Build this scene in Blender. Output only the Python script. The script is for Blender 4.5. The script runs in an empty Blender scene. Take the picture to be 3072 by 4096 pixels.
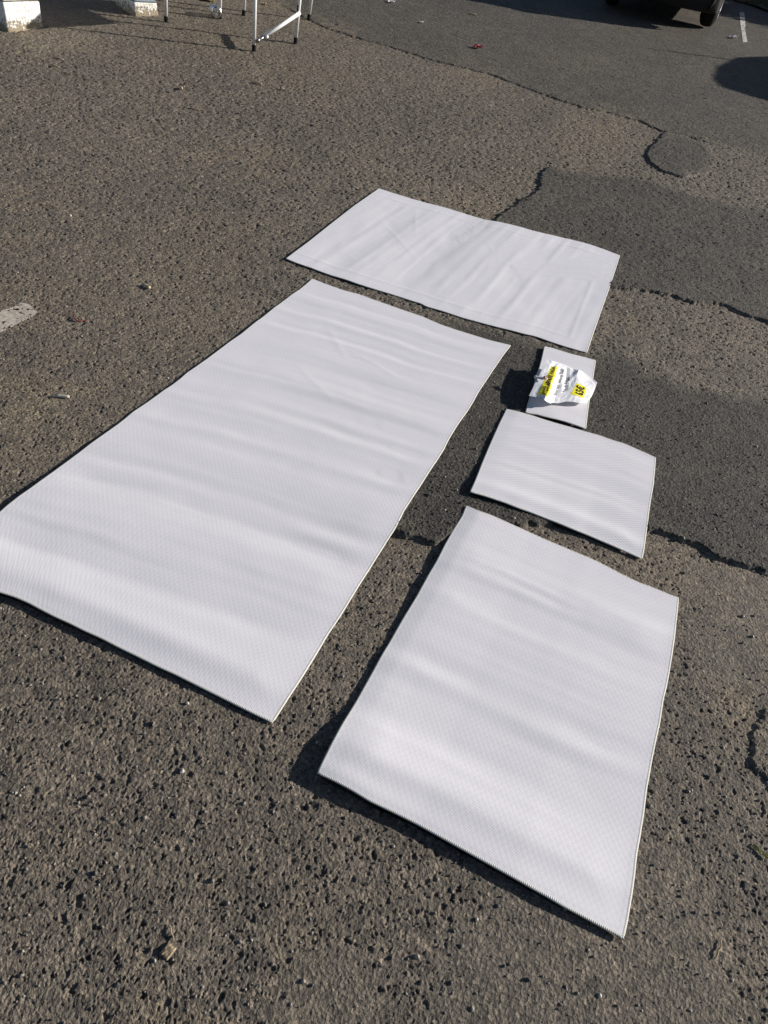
import bpy, bmesh, math, random
import numpy as np
from mathutils import Vector, Matrix
R = math.radians
random.seed(7); RNG = np.random.default_rng(11)
SC = bpy.context.scene
COL = SC.collection

# ------------------------------------------------------------------ camera, sky, sun, exposure
CAM_H = 1.6; PITCH = R(42.2315); ROLL = R(11.2495); FPX = 2800.0; IW, IH = 3072, 4096
_c, _s, _cp, _sp = math.cos(ROLL), math.sin(ROLL), math.cos(PITCH), math.sin(PITCH)
_R = Vector((_c, _sp*_s, _cp*_s)); _U = Vector((-_s, _sp*_c, _cp*_c)); _F = Vector((0, _cp, -_sp))
cam_d = bpy.data.cameras.new('camera'); cam = bpy.data.objects.new('camera', cam_d); COL.objects.link(cam)
m = Matrix.Identity(4)
for i in range(3):
    m[i][0] = _R[i]; m[i][1] = _U[i]; m[i][2] = -_F[i]
m[2][3] = CAM_H
cam.matrix_world = m
cam_d.sensor_fit = 'HORIZONTAL'; cam_d.sensor_width = 36.0; cam_d.lens = FPX/IW*36.0
cam_d.clip_start = 0.05; cam_d.clip_end = 500
SC.camera = cam

SUN_EL = R(20.5); SUN_AZ = R(15.0)          # direction to the sun, azimuth measured from +X towards +Y
w = bpy.data.worlds.new('World'); SC.world = w; w.use_nodes = True
nt = w.node_tree; nt.nodes.clear()
sky = nt.nodes.new('ShaderNodeTexSky'); sky.sky_type = 'NISHITA'; sky.sun_disc = False
sky.sun_elevation = SUN_EL; sky.sun_rotation = R(90) - SUN_AZ; sky.air_density = 0.75; sky.dust_density = 0.6
bg = nt.nodes.new('ShaderNodeBackground'); bg.inputs['Strength'].default_value = 0.062
wo = nt.nodes.new('ShaderNodeOutputWorld')
nt.links.new(sky.outputs[0], bg.inputs[0]); nt.links.new(bg.outputs[0], wo.inputs[0])
sd = bpy.data.lights.new('sun', 'SUN'); sd.energy = 5.0; sd.angle = R(0.5); sd.color = (1.0, 0.945, 0.87)
sun = bpy.data.objects.new('sun', sd); COL.objects.link(sun)
sdir = Vector((math.cos(SUN_EL)*math.cos(SUN_AZ), math.cos(SUN_EL)*math.sin(SUN_AZ), math.sin(SUN_EL)))
sun.rotation_euler = sdir.to_track_quat('Z', 'Y').to_euler()
SC.view_settings.view_transform = 'Standard'; SC.view_settings.look = 'None'
SC.view_settings.gamma = 1.0; SC.view_settings.use_curve_mapping = False
SC.view_settings.exposure = 0.42

# ------------------------------------------------------------------ terrain profile, pixel -> ground point
def zr(y):
    y = np.asarray(y, float); t = np.clip(y-2.5, 0, None)
    z = np.where(t < 3, 0.064*t*t/6, 0.064*(t-1.5))
    u = np.clip(y-18, 0, 12)                   # the slope levels out further back
    z = np.where(y > 18, 0.064*(18-4.0) + 0.064*(u-u*u/24), z)
    return z
def ray(q):
    x = (q[0]-IW/2)/FPX; y = -(q[1]-IH/2)/FPX
    d = _R*x + _U*y + _F
    return np.array(d)
def gp(q, z=0.0):
    d = ray(q); lo, hi = 0.0, 60/math.hypot(d[0], d[1])
    for _ in range(50):
        mm = (lo+hi)/2
        if CAM_H+mm*d[2] > float(zr(mm*d[1]))+z: lo = mm
        else: hi = mm
    return np.array([lo*d[0], lo*d[1], CAM_H+lo*d[2]])
K = IW/1659.0
def D(pts): return [(x*K, y*K) for x, y in pts]            # points read off the overview of the photograph

# ------------------------------------------------------------------ numpy noise
def h2(ix, iy, s):
    with np.errstate(over='ignore'):
        a = (ix.astype(np.int64)*374761393 + iy.astype(np.int64)*668265263 + s*982451653) & 0xffffffff
        a = ((a ^ (a >> 13))*1274126177) & 0xffffffff
        a = ((a ^ (a >> 16))*2246822519) & 0xffffffff
        a = a ^ (a >> 15)
    return (a & 0xffffff).astype(np.float32)/16777216.0
def vn(x, y, s):
    ix = np.floor(x); iy = np.floor(y); fx = (x-ix).astype(np.float32); fy = (y-iy).astype(np.float32)
    fx = fx*fx*(3-2*fx); fy = fy*fy*(3-2*fy)
    a = h2(ix, iy, s); b = h2(ix+1, iy, s); c = h2(ix, iy+1, s); d = h2(ix+1, iy+1, s)
    return (a+(b-a)*fx)*(1-fy)+(c+(d-c)*fx)*fy*1.0
def fbm(x, y, s, n=3):
    r = 0; a = 0.5; t = 0
    for i in range(n):
        r = r+a*vn(x, y, s+i*17); t += a; a *= .5; x = x*2.03+5.1; y = y*2.03+1.7
    return r/t
def spots(x, y, cell, s, prob, r0, r1, edge=0.55):
    """0..1 field of irregular round spots, one chance of a spot in each cell"""
    gx = x/cell; gy = y/cell; ix = np.floor(gx); iy = np.floor(gy); out = np.zeros(x.shape, np.float32)
    for dx in (-1, 0, 1):
        for dy in (-1, 0, 1):
            cx = ix+dx; cy = iy+dy
            on = h2(cx, cy, s) < prob
            px = cx+h2(cx, cy, s+1); py = cy+h2(cx, cy, s+2)
            rr = r0+(r1-r0)*h2(cx, cy, s+3)**2
            an = h2(cx, cy, s+4)*np.float32(3.14159); el = 0.7+0.6*h2(cx, cy, s+5)
            ux = (gx-px).astype(np.float32); uy = (gy-py).astype(np.float32)
            ca = np.cos(an); sa = np.sin(an)
            d = np.sqrt(((ux*ca+uy*sa)*el)**2+((uy*ca-ux*sa)/el)**2)
            t = np.clip((rr-d)/(rr*edge), 0, 1); t = t*t*(3-2*t)*(0.6+0.4*h2(cx, cy, s+6))
            out = np.maximum(out, np.where(on, t, 0))
    return out

# ------------------------------------------------------------------ the patches in the tarmac (traced on the ground)
def gpoly(pts): return np.array([gp(q)[:2] for q in D(pts)])
PATCHES = [   # (outline, indices of the raised edge, fade length, height)
 (gpoly([(1310,622),(1340,628),(1400,632),(1450,640),(1500,655),(1560,662),(1600,680),(1659,700),(1760,745),(1800,600),(1760,475),(1659,450),(1600,440),(1520,425),(1450,400),(1400,385),(1330,375),(1240,368),(1185,362),(1165,380),(1160,410),(1130,430),(1090,455),(1070,478),(1000,520),(1050,600)]), [(0,8),(18,25)], .55, .014, .85),
 (gpoly([(790,1130),(850,1152),(905,1172),(950,1178),(985,1162),(1100,1140),(1250,1140),(1400,1150),(1450,1165),(1500,1175),(1530,1195),(1580,1215),(1659,1240),(1800,1285),(1820,960),(1659,860),(1500,830),(1400,800),(1330,745),(1270,765),(1150,730),(1000,690),(950,690),(700,900)]), [(0,13)], .5, .015, 1.15),
 (gpoly([(640,30),(672,46),(700,60),(760,80),(800,92),(870,110),(930,130),(985,145),(1050,160),(1120,185),(1200,215),(1260,235),(1330,248),(1380,262),(1425,284),(1500,300),(1560,318),(1659,338),(1800,380),(1900,100),(1659,-25),(1000,-25),(560,-25),(600,5)]), [(0,15)], .5, .010, .70),
 (gpoly([(1432,288),(1408,312),(1395,335),(1400,352),(1430,372),(1480,386),(1530,375),(1550,345),(1530,312),(1480,295)]), [(0,5)], .35, .013, .9),
 (gpoly([(1648,1530),(1622,1580),(1632,1625),(1618,1655),(1645,1690),(1659,1715),(1760,1740),(1760,1530)]), [(0,5)], .2, .007, .25),
]
def seg_dist(x, y, P):
    d = np.full(x.shape, 1e9, np.float32)
    for a, b in zip(P[:-1], P[1:]):
        v = b-a; L = float(v@v)+1e-12
        t = np.clip(((x-a[0])*v[0]+(y-a[1])*v[1])/L, 0, 1)
        d = np.minimum(d, np.hypot(x-a[0]-t*v[0], y-a[1]-t*v[1]).astype(np.float32))
    return d
def inside(x, y, P):
    r = np.zeros(x.shape, bool); n = len(P); j = n-1
    for i in range(n):
        xi, yi = P[i]; xj, yj = P[j]
        if yi != yj:
            r ^= ((yi > y) != (yj > y)) & (x < (xj-xi)*(y-yi)/(yj-yi)+xi)
        j = i
    return r
def patch_fields(x, y):
    """height and darkness of the overlaid patches"""
    x = np.asarray(x, float); y = np.asarray(y, float)
    wob = 0.045
    xw = x+wob*(fbm(x*9, y*9, 51, 4)-.5)+.035*(fbm(x*38, y*38, 53, 4)-.5); yw = y+wob*(fbm(x*9+9, y*9, 52, 4)-.5)+.035*(fbm(x*38+4, y*38, 54, 4)-.5)
    H = np.zeros(x.shape, np.float32); M = np.zeros(x.shape, np.float32)
    for P, runs, fade, hh, dk in PATCHES:
        lo = P.min(0)-.1; hi = P.max(0)+.1
        bb = (xw > lo[0]) & (xw < hi[0]) & (yw > lo[1]) & (yw < hi[1])
        if not bb.any(): continue
        xs, ys = xw[bb], yw[bb]
        ins = inside(xs, ys, P)
        dh = np.full(xs.shape, 1e9, np.float32)
        for a, b in runs: dh = np.minimum(dh, seg_dist(xs, ys, P[a:b+1]))
        de = seg_dist(xs, ys, np.vstack([P, P[:1]]))
        up = np.clip(de/.012, 0, 1)
        h = np.where(ins, hh*up*np.exp(-np.clip(dh-.05, 0, None)/fade), 0)
        soft = np.where(dh <= de+1e-4, np.clip(de/.01, 0, 1), np.clip(de/.12, 0, 1))
        mk = np.where(ins, soft*dk, 0)
        # a crumbled groove just outside a raised edge
        gr = np.where(~ins, -.008*np.exp(-(dh/.016)**2), 0)
        H[bb] = np.maximum(H[bb]+np.minimum(gr, 0), h.astype(np.float32)); M[bb] = np.maximum(M[bb], mk)
    return H, M
def gsm(x, y):
    return zr(y)+patch_fields(x, y)[0]
def gbase(x, y):
    """what a stiff mat bridges: the tarmac with its patch steps eased out"""
    h = 0
    for a in np.linspace(0, 2*math.pi, 9)[:-1]:
        for r_ in (.05, .12, .2): h = h+np.maximum(patch_fields(x+r_*math.cos(a), y+r_*math.sin(a))[0], 0)
    return zr(y)+h/24
def gsm1(x, y): return float(gsm(np.array([x]), np.array([y]))[0])
def gpl(q, lift=0.0):
    """ground point under a pixel at a lift above the smooth tarmac"""
    p = gp(q, lift)
    for _ in range(2):
        p = gp(q, lift+float(gbase(np.array([p[0]]), np.array([p[1]]))[0])-float(zr(p[1])))
    return p

# ------------------------------------------------------------------ materials
def mat(name):
    mt = bpy.data.materials.new(name); mt.use_nodes = True
    n = mt.node_tree; b = n.nodes['Principled BSDF']
    return mt, n, b
def N(n, t, **kw):
    o = n.nodes.new(t)
    for k, v in kw.items(): setattr(o, k, v)
    return o
def ramp(n, fac, stops):
    r = N(n, 'ShaderNodeValToRGB')
    while len(r.color_ramp.elements) < len(stops): r.color_ramp.elements.new(.5)
    for e, (p, c) in zip(r.color_ramp.elements, stops):
        e.position = p; e.color = (*c, 1) if len(c) == 3 else c
    n.links.new(fac, r.inputs[0]); return r.outputs[0]
def mix(n, f, a, b, mode='MIX'):
    x = N(n, 'ShaderNodeMix', data_type='RGBA', blend_type=mode)
    for s, v in ((x.inputs[0], f), (x.inputs[6], a), (x.inputs[7], b)):
        if isinstance(v, (int, float)): s.default_value = v
        elif isinstance(v, tuple): s.default_value = (*v, 1) if len(v) == 3 else v
        else: n.links.new(v, s)
    return x.outputs[2]
def mth(n, op, a, b=None, c=None):
    x = N(n, 'ShaderNodeMath', operation=op)
    for s, v in zip(x.inputs, (a, b, c)):
        if v is None: continue
        if isinstance(v, (int, float)): s.default_value = v
        else: n.links.new(v, s)
    return x.outputs[0]
def noise(n, co, sc, det=3, rough=.6):
    x = N(n, 'ShaderNodeTexNoise'); x.inputs['Scale'].default_value = sc; x.inputs['Detail'].default_value = det
    x.inputs['Roughness'].default_value = rough; n.links.new(co, x.inputs['Vector']); return x.outputs[0]
def bump(n, h, st, dist, b, normal=None):
    x = N(n, 'ShaderNodeBump'); x.inputs['Strength'].default_value = st; x.inputs['Distance'].default_value = dist
    n.links.new(h, x.inputs['Height'])
    if normal is not None: n.links.new(normal, x.inputs['Normal'])
    if b is not None: n.links.new(x.outputs[0], b.inputs['Normal'])
    return x.outputs[0]
def plain(name, col, rough=.6, metal=0, var=.15, sc=60, bst=0.0, spec=.5):
    mt, n, b = mat(name)
    co = N(n, 'ShaderNodeTexCoord').outputs['Object']
    f = noise(n, co, sc, 4)
    lo = tuple(c*(1-var) for c in col); hi = tuple(min(1, c*(1+var)) for c in col)
    n.links.new(ramp(n, f, [(.3, lo), (.7, hi)]), b.inputs['Base Color'])
    b.inputs['Roughness'].default_value = rough; b.inputs['Metallic'].default_value = metal
    b.inputs['Specular IOR Level'].default_value = spec
    if bst: bump(n, f, bst, .003, b)
    return mt

def asphalt_material():
    mt, n, b = mat('asphalt')
    co = N(n, 'ShaderNodeTexCoord').outputs['Object']
    at = N(n, 'ShaderNodeAttribute', attribute_name='wear')
    sep = N(n, 'ShaderNodeSeparateColor'); n.links.new(at.outputs['Color'], sep.inputs[0])
    dark, sand, smooth = sep.outputs
    big = noise(n, co, 1.3, 4); med = noise(n, co, 9, 4); fin = noise(n, co, 160, 3, .7)
    old = ramp(n, med, [(.3, (.134, .116, .095)), (.55, (.168, .145, .118)), (.75, (.192, .165, .135))])
    new = ramp(n, med, [(.3, (.060, .055, .048)), (.7, (.084, .077, .066))])
    c = mix(n, dark, old, new)
    c = mix(n, sand, c, (.20, .168, .125))
    c = mix(n, mth(n, 'MULTIPLY', smooth, .5), c, (.165, .145, .12))
    c = mix(n, .5, c, ramp(n, big, [(.3, (.38, .38, .39)), (.7, (.62, .61, .59))]), 'OVERLAY')
    vo = N(n, 'ShaderNodeTexVoronoi'); vo.inputs['Scale'].default_value = 115; n.links.new(co, vo.inputs['Vector'])
    sc = N(n, 'ShaderNodeSeparateColor'); n.links.new(vo.outputs['Color'], sc.inputs[0])
    st = ramp(n, sc.outputs[0], [(0, (.22, .22, .23)), (.35, (.42, .42, .42)), (.7, (.52, .515, .51)), (.92, (.64, .62, .59)), (1, (.88, .85, .80))])
    c = mix(n, .75, c, st, 'OVERLAY')
    v3 = N(n, 'ShaderNodeTexVoronoi'); v3.inputs['Scale'].default_value = 48; n.links.new(co, v3.inputs['Vector'])
    s3 = N(n, 'ShaderNodeSeparateColor'); n.links.new(v3.outputs['Color'], s3.inputs[0])
    c = mix(n, .55, c, ramp(n, s3.outputs[0], [(0, (.30, .30, .31)), (.35, (.47, .47, .47)), (.8, (.55, .545, .535)), (1, (.70, .68, .64))]), 'OVERLAY')
    v2 = N(n, 'ShaderNodeTexVoronoi'); v2.inputs['Scale'].default_value = 300; n.links.new(co, v2.inputs['Vector'])
    s2 = N(n, 'ShaderNodeSeparateColor'); n.links.new(v2.outputs['Color'], s2.inputs[0])
    c = mix(n, .6, c, ramp(n, s2.outputs[0], [(0, (.28, .28, .29)), (.4, (.46, .46, .46)), (.85, (.58, .57, .55)), (1, (.80, .77, .72))]), 'OVERLAY')
    c = mix(n, .7, c, ramp(n, fin, [(.25, (.33, .33, .33)), (.75, (.67, .67, .66))]), 'OVERLAY')
    n.links.new(c, b.inputs['Base Color'])
    b.inputs['Roughness'].default_value = .82; b.inputs['Specular IOR Level'].default_value = .35
    hgt = mth(n, 'ADD', mth(n, 'MULTIPLY', fin, .6), mth(n, 'MULTIPLY', noise(n, co, 420, 2), .4))
    nb = bump(n, vo.outputs['Distance'], .7, .004, None)
    bump(n, hgt, 1.0, .006, b, nb)
    return mt

def weave_material(name, W, H, per, motif, seed, mw=.28, tint=(.775, .758, .792)):
    """woven plastic fabric: u,v are metres along the two sides"""
    mt, n, b = mat(name)
    uv = N(n, 'ShaderNodeUVMap', uv_map='UVMap').outputs[0]
    sx = N(n, 'ShaderNodeSeparateXYZ'); n.links.new(uv, sx.inputs[0]); u, v = sx.outputs[0], sx.outputs[1]
    def sn(t, p, ph=0.0): return mth(n, 'SINE', mth(n, 'MULTIPLY_ADD', t, 2*math.pi/p, ph))
    a = mth(n, 'MULTIPLY', sn(u, per), sn(v, per))
    q = mth(n, 'MULTIPLY', sn(u, motif[0]), sn(v, motif[1], .7))
    dg = sn(mth(n, 'ADD', u, mth(n, 'MULTIPLY', v, motif[2])), motif[0]*.5)
    qq = q
    hh = mth(n, 'ADD', mth(n, 'MULTIPLY', a, .7), mth(n, 'MULTIPLY', qq, mw))
    hn = mth(n, 'MULTIPLY_ADD', hh, .4, .5)
    dirt = noise(n, uv, 5+seed, 4)
    fibre = noise(n, uv, 260, 2)
    col = ramp(n, hn, [(.05, tuple(t*.80 for t in tint)), (.5, tuple(t*.93 for t in tint)), (.9, tint)])
    col = mix(n, .18, col, ramp(n, dirt, [(.3, (.40, .395, .38)), (.7, (.55, .55, .55))]), 'OVERLAY')
    col = mix(n, .3, col, ramp(n, fibre, [(.3, (.42, .42, .42)), (.7, (.56, .56, .56))]), 'OVERLAY')
    # machine seam a centimetre inside the edge
    du = mth(n, 'MINIMUM', u, mth(n, 'SUBTRACT', W, u)); dv = mth(n, 'MINIMUM', v, mth(n, 'SUBTRACT', H, v))
    de = mth(n, 'MINIMUM', du, dv)
    seam = mth(n, 'LESS_THAN', mth(n, 'ABSOLUTE', mth(n, 'SUBTRACT', de, .0115)), .0016)
    stitch = mth(n, 'GREATER_THAN', mth(n, 'SINE', mth(n, 'MULTIPLY', mth(n, 'ADD', u, v), 900)), -.3)
    col = mix(n, mth(n, 'MULTIPLY', seam, mth(n, 'MULTIPLY', stitch, .22)), col, (.42, .42, .42))
    n.links.new(col, b.inputs['Base Color'])
    b.inputs['Roughness'].default_value = .62; b.inputs['Specular IOR Level'].default_value = .3
    b.inputs['Sheen Weight'].default_value = .1
    bump(n, hn, .35, .0016, b)
    return mt
def binding_material():
    mt, n, b = mat('overlock_binding')
    uv = N(n, 'ShaderNodeUVMap', uv_map='UVMap').outputs[0]
    sx = N(n, 'ShaderNodeSeparateXYZ'); n.links.new(uv, sx.inputs[0])
    s = mth(n, 'SINE', mth(n, 'MULTIPLY', mth(n, 'MULTIPLY_ADD', sx.outputs[1], .004, sx.outputs[0]), 2*math.pi/.0045))
    f = mth(n, 'MULTIPLY_ADD', s, .5, .5)
    lo = noise(n, uv, 9, 3)
    tone = ramp(n, lo, [(.3, (.58, .56, .48)), (.6, (.67, .655, .62))])
    n.links.new(mix(n, mth(n, 'MULTIPLY', mth(n, 'SUBTRACT', 1.0, f), .3), tone, (.50, .48, .44)), b.inputs['Base Color'])
    b.inputs['Roughness'].default_value = .75
    bump(n, f, .6, .0015, b)
    return mt
def masonry_material():
    mt, n, b = mat('flaking_whitewash')
    co = N(n, 'ShaderNodeTexCoord').outputs['Object']
    geo = N(n, 'ShaderNodeSeparateXYZ'); n.links.new(co, geo.inputs[0])
    big = noise(n, co, 7, 5); fl = noise(n, co, 38, 5, .7); fi = noise(n, co, 120, 3)
    low = mth(n, 'SUBTRACT', 1.0, mth(n, 'MULTIPLY', geo.outputs[2], 8.0))         # bare and mossy towards the foot
    low = mth(n, 'MAXIMUM', low, 0.0)
    k = mth(n, 'ADD', mth(n, 'MULTIPLY', low, .26), mth(n, 'ADD', mth(n, 'MULTIPLY', fl, .8), mth(n, 'MULTIPLY', big, .25)))
    bare = ramp(n, k, [(.64, (0, 0, 0)), (.70, (1, 1, 1))])
    paint = ramp(n, big, [(.3, (.74, .72, .66)), (.7, (.82, .80, .75))])
    stone = ramp(n, fi, [(.3, (.20, .16, .11)), (.7, (.38, .30, .20))])
    n.links.new(mix(n, bare, paint, stone), b.inputs['Base Color']); b.inputs['Roughness'].default_value = .9
    vo = N(n, 'ShaderNodeTexVoronoi', feature='DISTANCE_TO_EDGE'); vo.inputs['Scale'].default_value = 26
    mp = N(n, 'ShaderNodeMapping'); mp.inputs['Scale'].default_value = (1, 1, .45); n.links.new(co, mp.inputs[0]); n.links.new(mp.outputs[0], vo.inputs['Vector'])
    ck = mth(n, 'MULTIPLY', mth(n, 'LESS_THAN', vo.outputs['Distance'], .035), mth(n, 'GREATER_THAN', fl, .5))
    n.links.new(mix(n, mth(n, 'MULTIPLY', ck, .6), mix(n, bare, paint, stone), (.22, .19, .15)), b.inputs['Base Color'])
    hh = mth(n, 'SUBTRACT', mth(n, 'MULTIPLY', fl, .6), mth(n, 'MULTIPLY', bare, .5))
    bump(n, hh, .8, .015, b)
    return mt
MAT = dict(
    asphalt=asphalt_material(), binding=binding_material(), masonry=masonry_material(),
    tube=plain('painted_tube', (.70, .70, .69), .32, 0, .05, 30), rubber=plain('black_rubber', (.010, .009, .009), .85, 0, .3, 90, .3, .2),
    tabletop=plain('table_laminate', (.72, .72, .70), .45, 0, .05, 20), steel=plain('dull_steel', (.35, .35, .36), .35, 1, .2, 80),
    line=plain('worn_road_paint', (.42, .37, .31), .85, 0, .25, 50, .6), line_grey=plain('worn_white_line', (.55, .53, .49), .85, 0, .25, 30, .5),
    paper=plain('printed_paper', (.80, .80, .82), .6, 0, .02, 40), yellow=plain('yellow_highlight', (.90, .78, .015), .6, 0, .05, 40),
    ink=plain('black_ink', (.015, .015, .018), .6, 0, .2, 60), peg=plain('pale_plastic', (.62, .60, .60), .25, 0, .05, 40),
    pegred=plain('pinkish_red_plastic', (.48, .17, .14), .35, 0, .2, 200), car=plain('dark_car_paint', (.010, .010, .012), .42, .2, .15, 9),
    plastic=plain('black_bumper_plastic', (.010, .010, .010), .7, 0, .3, 60, .2), glassd=plain('tinted_glass', (.01, .012, .014), .05, 0, .1, 5),
    rim=plain('alloy_rim', (.45, .45, .46), .3, .9, .1, 40), redlens=plain('red_lens', (.35, .012, .01), .15, 0, .1, 30),
    clearlens=plain('clear_lens', (.6, .6, .62), .1, 0, .1, 30), plate=plain('plate_white', (.7, .7, .68), .4, 0, .03, 20),
    bark=plain('dry_bark', (.33, .26, .17), .9, 0, .4, 260, .8), wood=plain('dry_twig', (.42, .33, .22), .85, 0, .3, 120, .4),
    butt=plain('cigarette_paper', (.48, .44, .37), .8, 0, .2, 200), tan=plain('cork_filter', (.50, .31, .13), .8, 0, .25, 300),
    red=plain('red_foil', (.42, .06, .07), .45, 0, .25, 60), string=plain('faded_red_string', (.26, .07, .055), .9, 0, .3, 300),
    leaf=plain('yellowed_leaf', (.34, .33, .12), .7, 0, .35, 90), straw=plain('dry_straw', (.36, .28, .17), .9, 0, .3, 200),
    white=plain('white_scrap', (.80, .79, .76), .6, 0, .05, 50), grass=plain('grass_blades', (.06, .09, .025), .7, 0, .5, 15),
    hedge=plain('hedge_leaves', (.035, .06, .02), .6, 0, .5, 25), cap=plain('blue_grey_shade', (.20, .25, .30), .6, 0, .12, 40, .3),  # cap: the band's shade is put into its blue grey colour
    soil=plain('verge_soil', (.07, .06, .035), .95, 0, .4, 30, .6),
)
def gravel_material():
    mt, n, b = mat('loose_grit')
    gi = N(n, 'ShaderNodeNewGeometry')
    c = ramp(n, gi.outputs['Random Per Island'], [(0, (.05, .046, .042)), (.45, (.13, .115, .10)), (.8, (.22, .19, .16)), (.95, (.30, .26, .22)), (1, (.45, .41, .36))])
    n.links.new(c, b.inputs['Base Color']); b.inputs['Roughness'].default_value = .6
    return mt
def pet_material():
    mt, n, b = mat('clear_plastic')
    n.nodes.remove(b); out = n.nodes['Material Output']
    t = N(n, 'ShaderNodeBsdfTransparent'); t.inputs[0].default_value = (.84, .85, .85, 1)
    g = N(n, 'ShaderNodeBsdfGlossy'); g.inputs['Roughness'].default_value = .25
    fr = N(n, 'ShaderNodeFresnel'); fr.inputs[0].default_value = 1.5
    co = N(n, 'ShaderNodeTexCoord').outputs['Object']
    nz = noise(n, co, 45, 3)
    bp = bump(n, nz, .5, .01, None); n.links.new(bp, g.inputs['Normal']); n.links.new(bp, fr.inputs['Normal'])
    mx = N(n, 'ShaderNodeMixShader'); n.links.new(mth(n, 'ADD', fr.outputs[0], .22), mx.inputs[0])
    n.links.new(t.outputs[0], mx.inputs[1]); n.links.new(g.outputs[0], mx.inputs[2]); n.links.new(mx.outputs[0], out.inputs[0])
    return mt
MAT['grit'] = gravel_material(); MAT['pet'] = pet_material()

# ------------------------------------------------------------------ object helpers
def tag(o, label=None, cat=None, group=None, kind=None):
    if label: o['label'] = label
    if cat: o['category'] = cat
    if group: o['group'] = group
    if kind: o['kind'] = kind
    return o
def empty(name, loc=(0, 0, 0), rz=0.0):
    o = bpy.data.objects.new(name, None); COL.objects.link(o); o.location = loc; o.rotation_euler = (0, 0, rz)
    o.empty_display_size = .1
    return o
def link(name, me, mt, parent=None, smooth=False):
    o = bpy.data.objects.new(name, me); COL.objects.link(o)
    if mt: me.materials.append(mt)
    if smooth: me.polygons.foreach_set('use_smooth', [True]*len(me.polygons))
    if parent: o.parent = parent
    return o
def from_py(name, vs, fs, mt, parent=None, smooth=False):
    me = bpy.data.meshes.new(name); me.from_pydata([tuple(map(float, v)) for v in vs], [], fs); me.update()
    return link(name, me, mt, parent, smooth)
def from_bm(name, bm, mt, parent=None, smooth=False):
    me = bpy.data.meshes.new(name); bm.normal_update(); bm.to_mesh(me); bm.free()
    return link(name, me, mt, parent, smooth)
def bm_box(bm, size, loc, rot=None, bev=0.0):
    r = bmesh.ops.create_cube(bm, size=1.0); vs = r['verts']
    M = Matrix.Translation(loc) @ (rot.to_4x4() if rot else Matrix.Identity(4)) @ Matrix.Diagonal((*size, 1))
    bmesh.ops.transform(bm, matrix=M, verts=vs)
    if bev:
        es = list({e for v in vs for e in v.link_edges})
        bmesh.ops.bevel(bm, geom=es, offset=bev, segments=2, affect='EDGES', profile=.6)
def bm_tube(bm, a, b, r0, r1=None, seg=14):
    a = Vector(a); b = Vector(b); r1 = r0 if r1 is None else r1
    d = b-a; L = d.length
    M = Matrix.Translation((a+b)/2) @ d.to_track_quat('Z', 'Y').to_matrix().to_4x4()
    bmesh.ops.create_cone(bm, cap_ends=True, segments=seg, radius1=r0, radius2=r1, depth=L, matrix=M)
def path_tube(pts, rad, seg=8, closed=False, flat=1.0):
    """verts, faces, (length, angle) per vertex of a tube along points"""
    pts = np.array(pts, float); n = len(pts)
    if closed: tan = np.roll(pts, -1, 0)-np.roll(pts, 1, 0)
    else: tan = np.gradient(pts, axis=0)
    tan /= np.linalg.norm(tan, axis=1)[:, None]+1e-12
    up = np.array([0, 0, 1.0]); side = np.cross(tan, up); side /= np.linalg.norm(side, axis=1)[:, None]+1e-9
    nn = np.cross(side, tan)
    rad = np.broadcast_to(rad, (n,))
    s = np.concatenate([[0], np.cumsum(np.linalg.norm(np.diff(pts, axis=0), axis=1))])
    V = []; 
    for i in range(n):
        for k in range(seg):
            a = 2*math.pi*k/seg
            V.append(pts[i]+rad[i]*(math.cos(a)*side[i]+flat*math.sin(a)*nn[i]))
    Fc = []
    for i in range(n if closed else n-1):
        j = (i+1) % n
        for k in range(seg): Fc.append((i*seg+k, i*seg+(k+1) % seg, j*seg+(k+1) % seg, j*seg+k))
    if not closed:
        Fc.append(tuple(range(seg))[::-1]); Fc.append(tuple((n-1)*seg+k for k in range(seg)))
    return V, Fc, s

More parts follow.
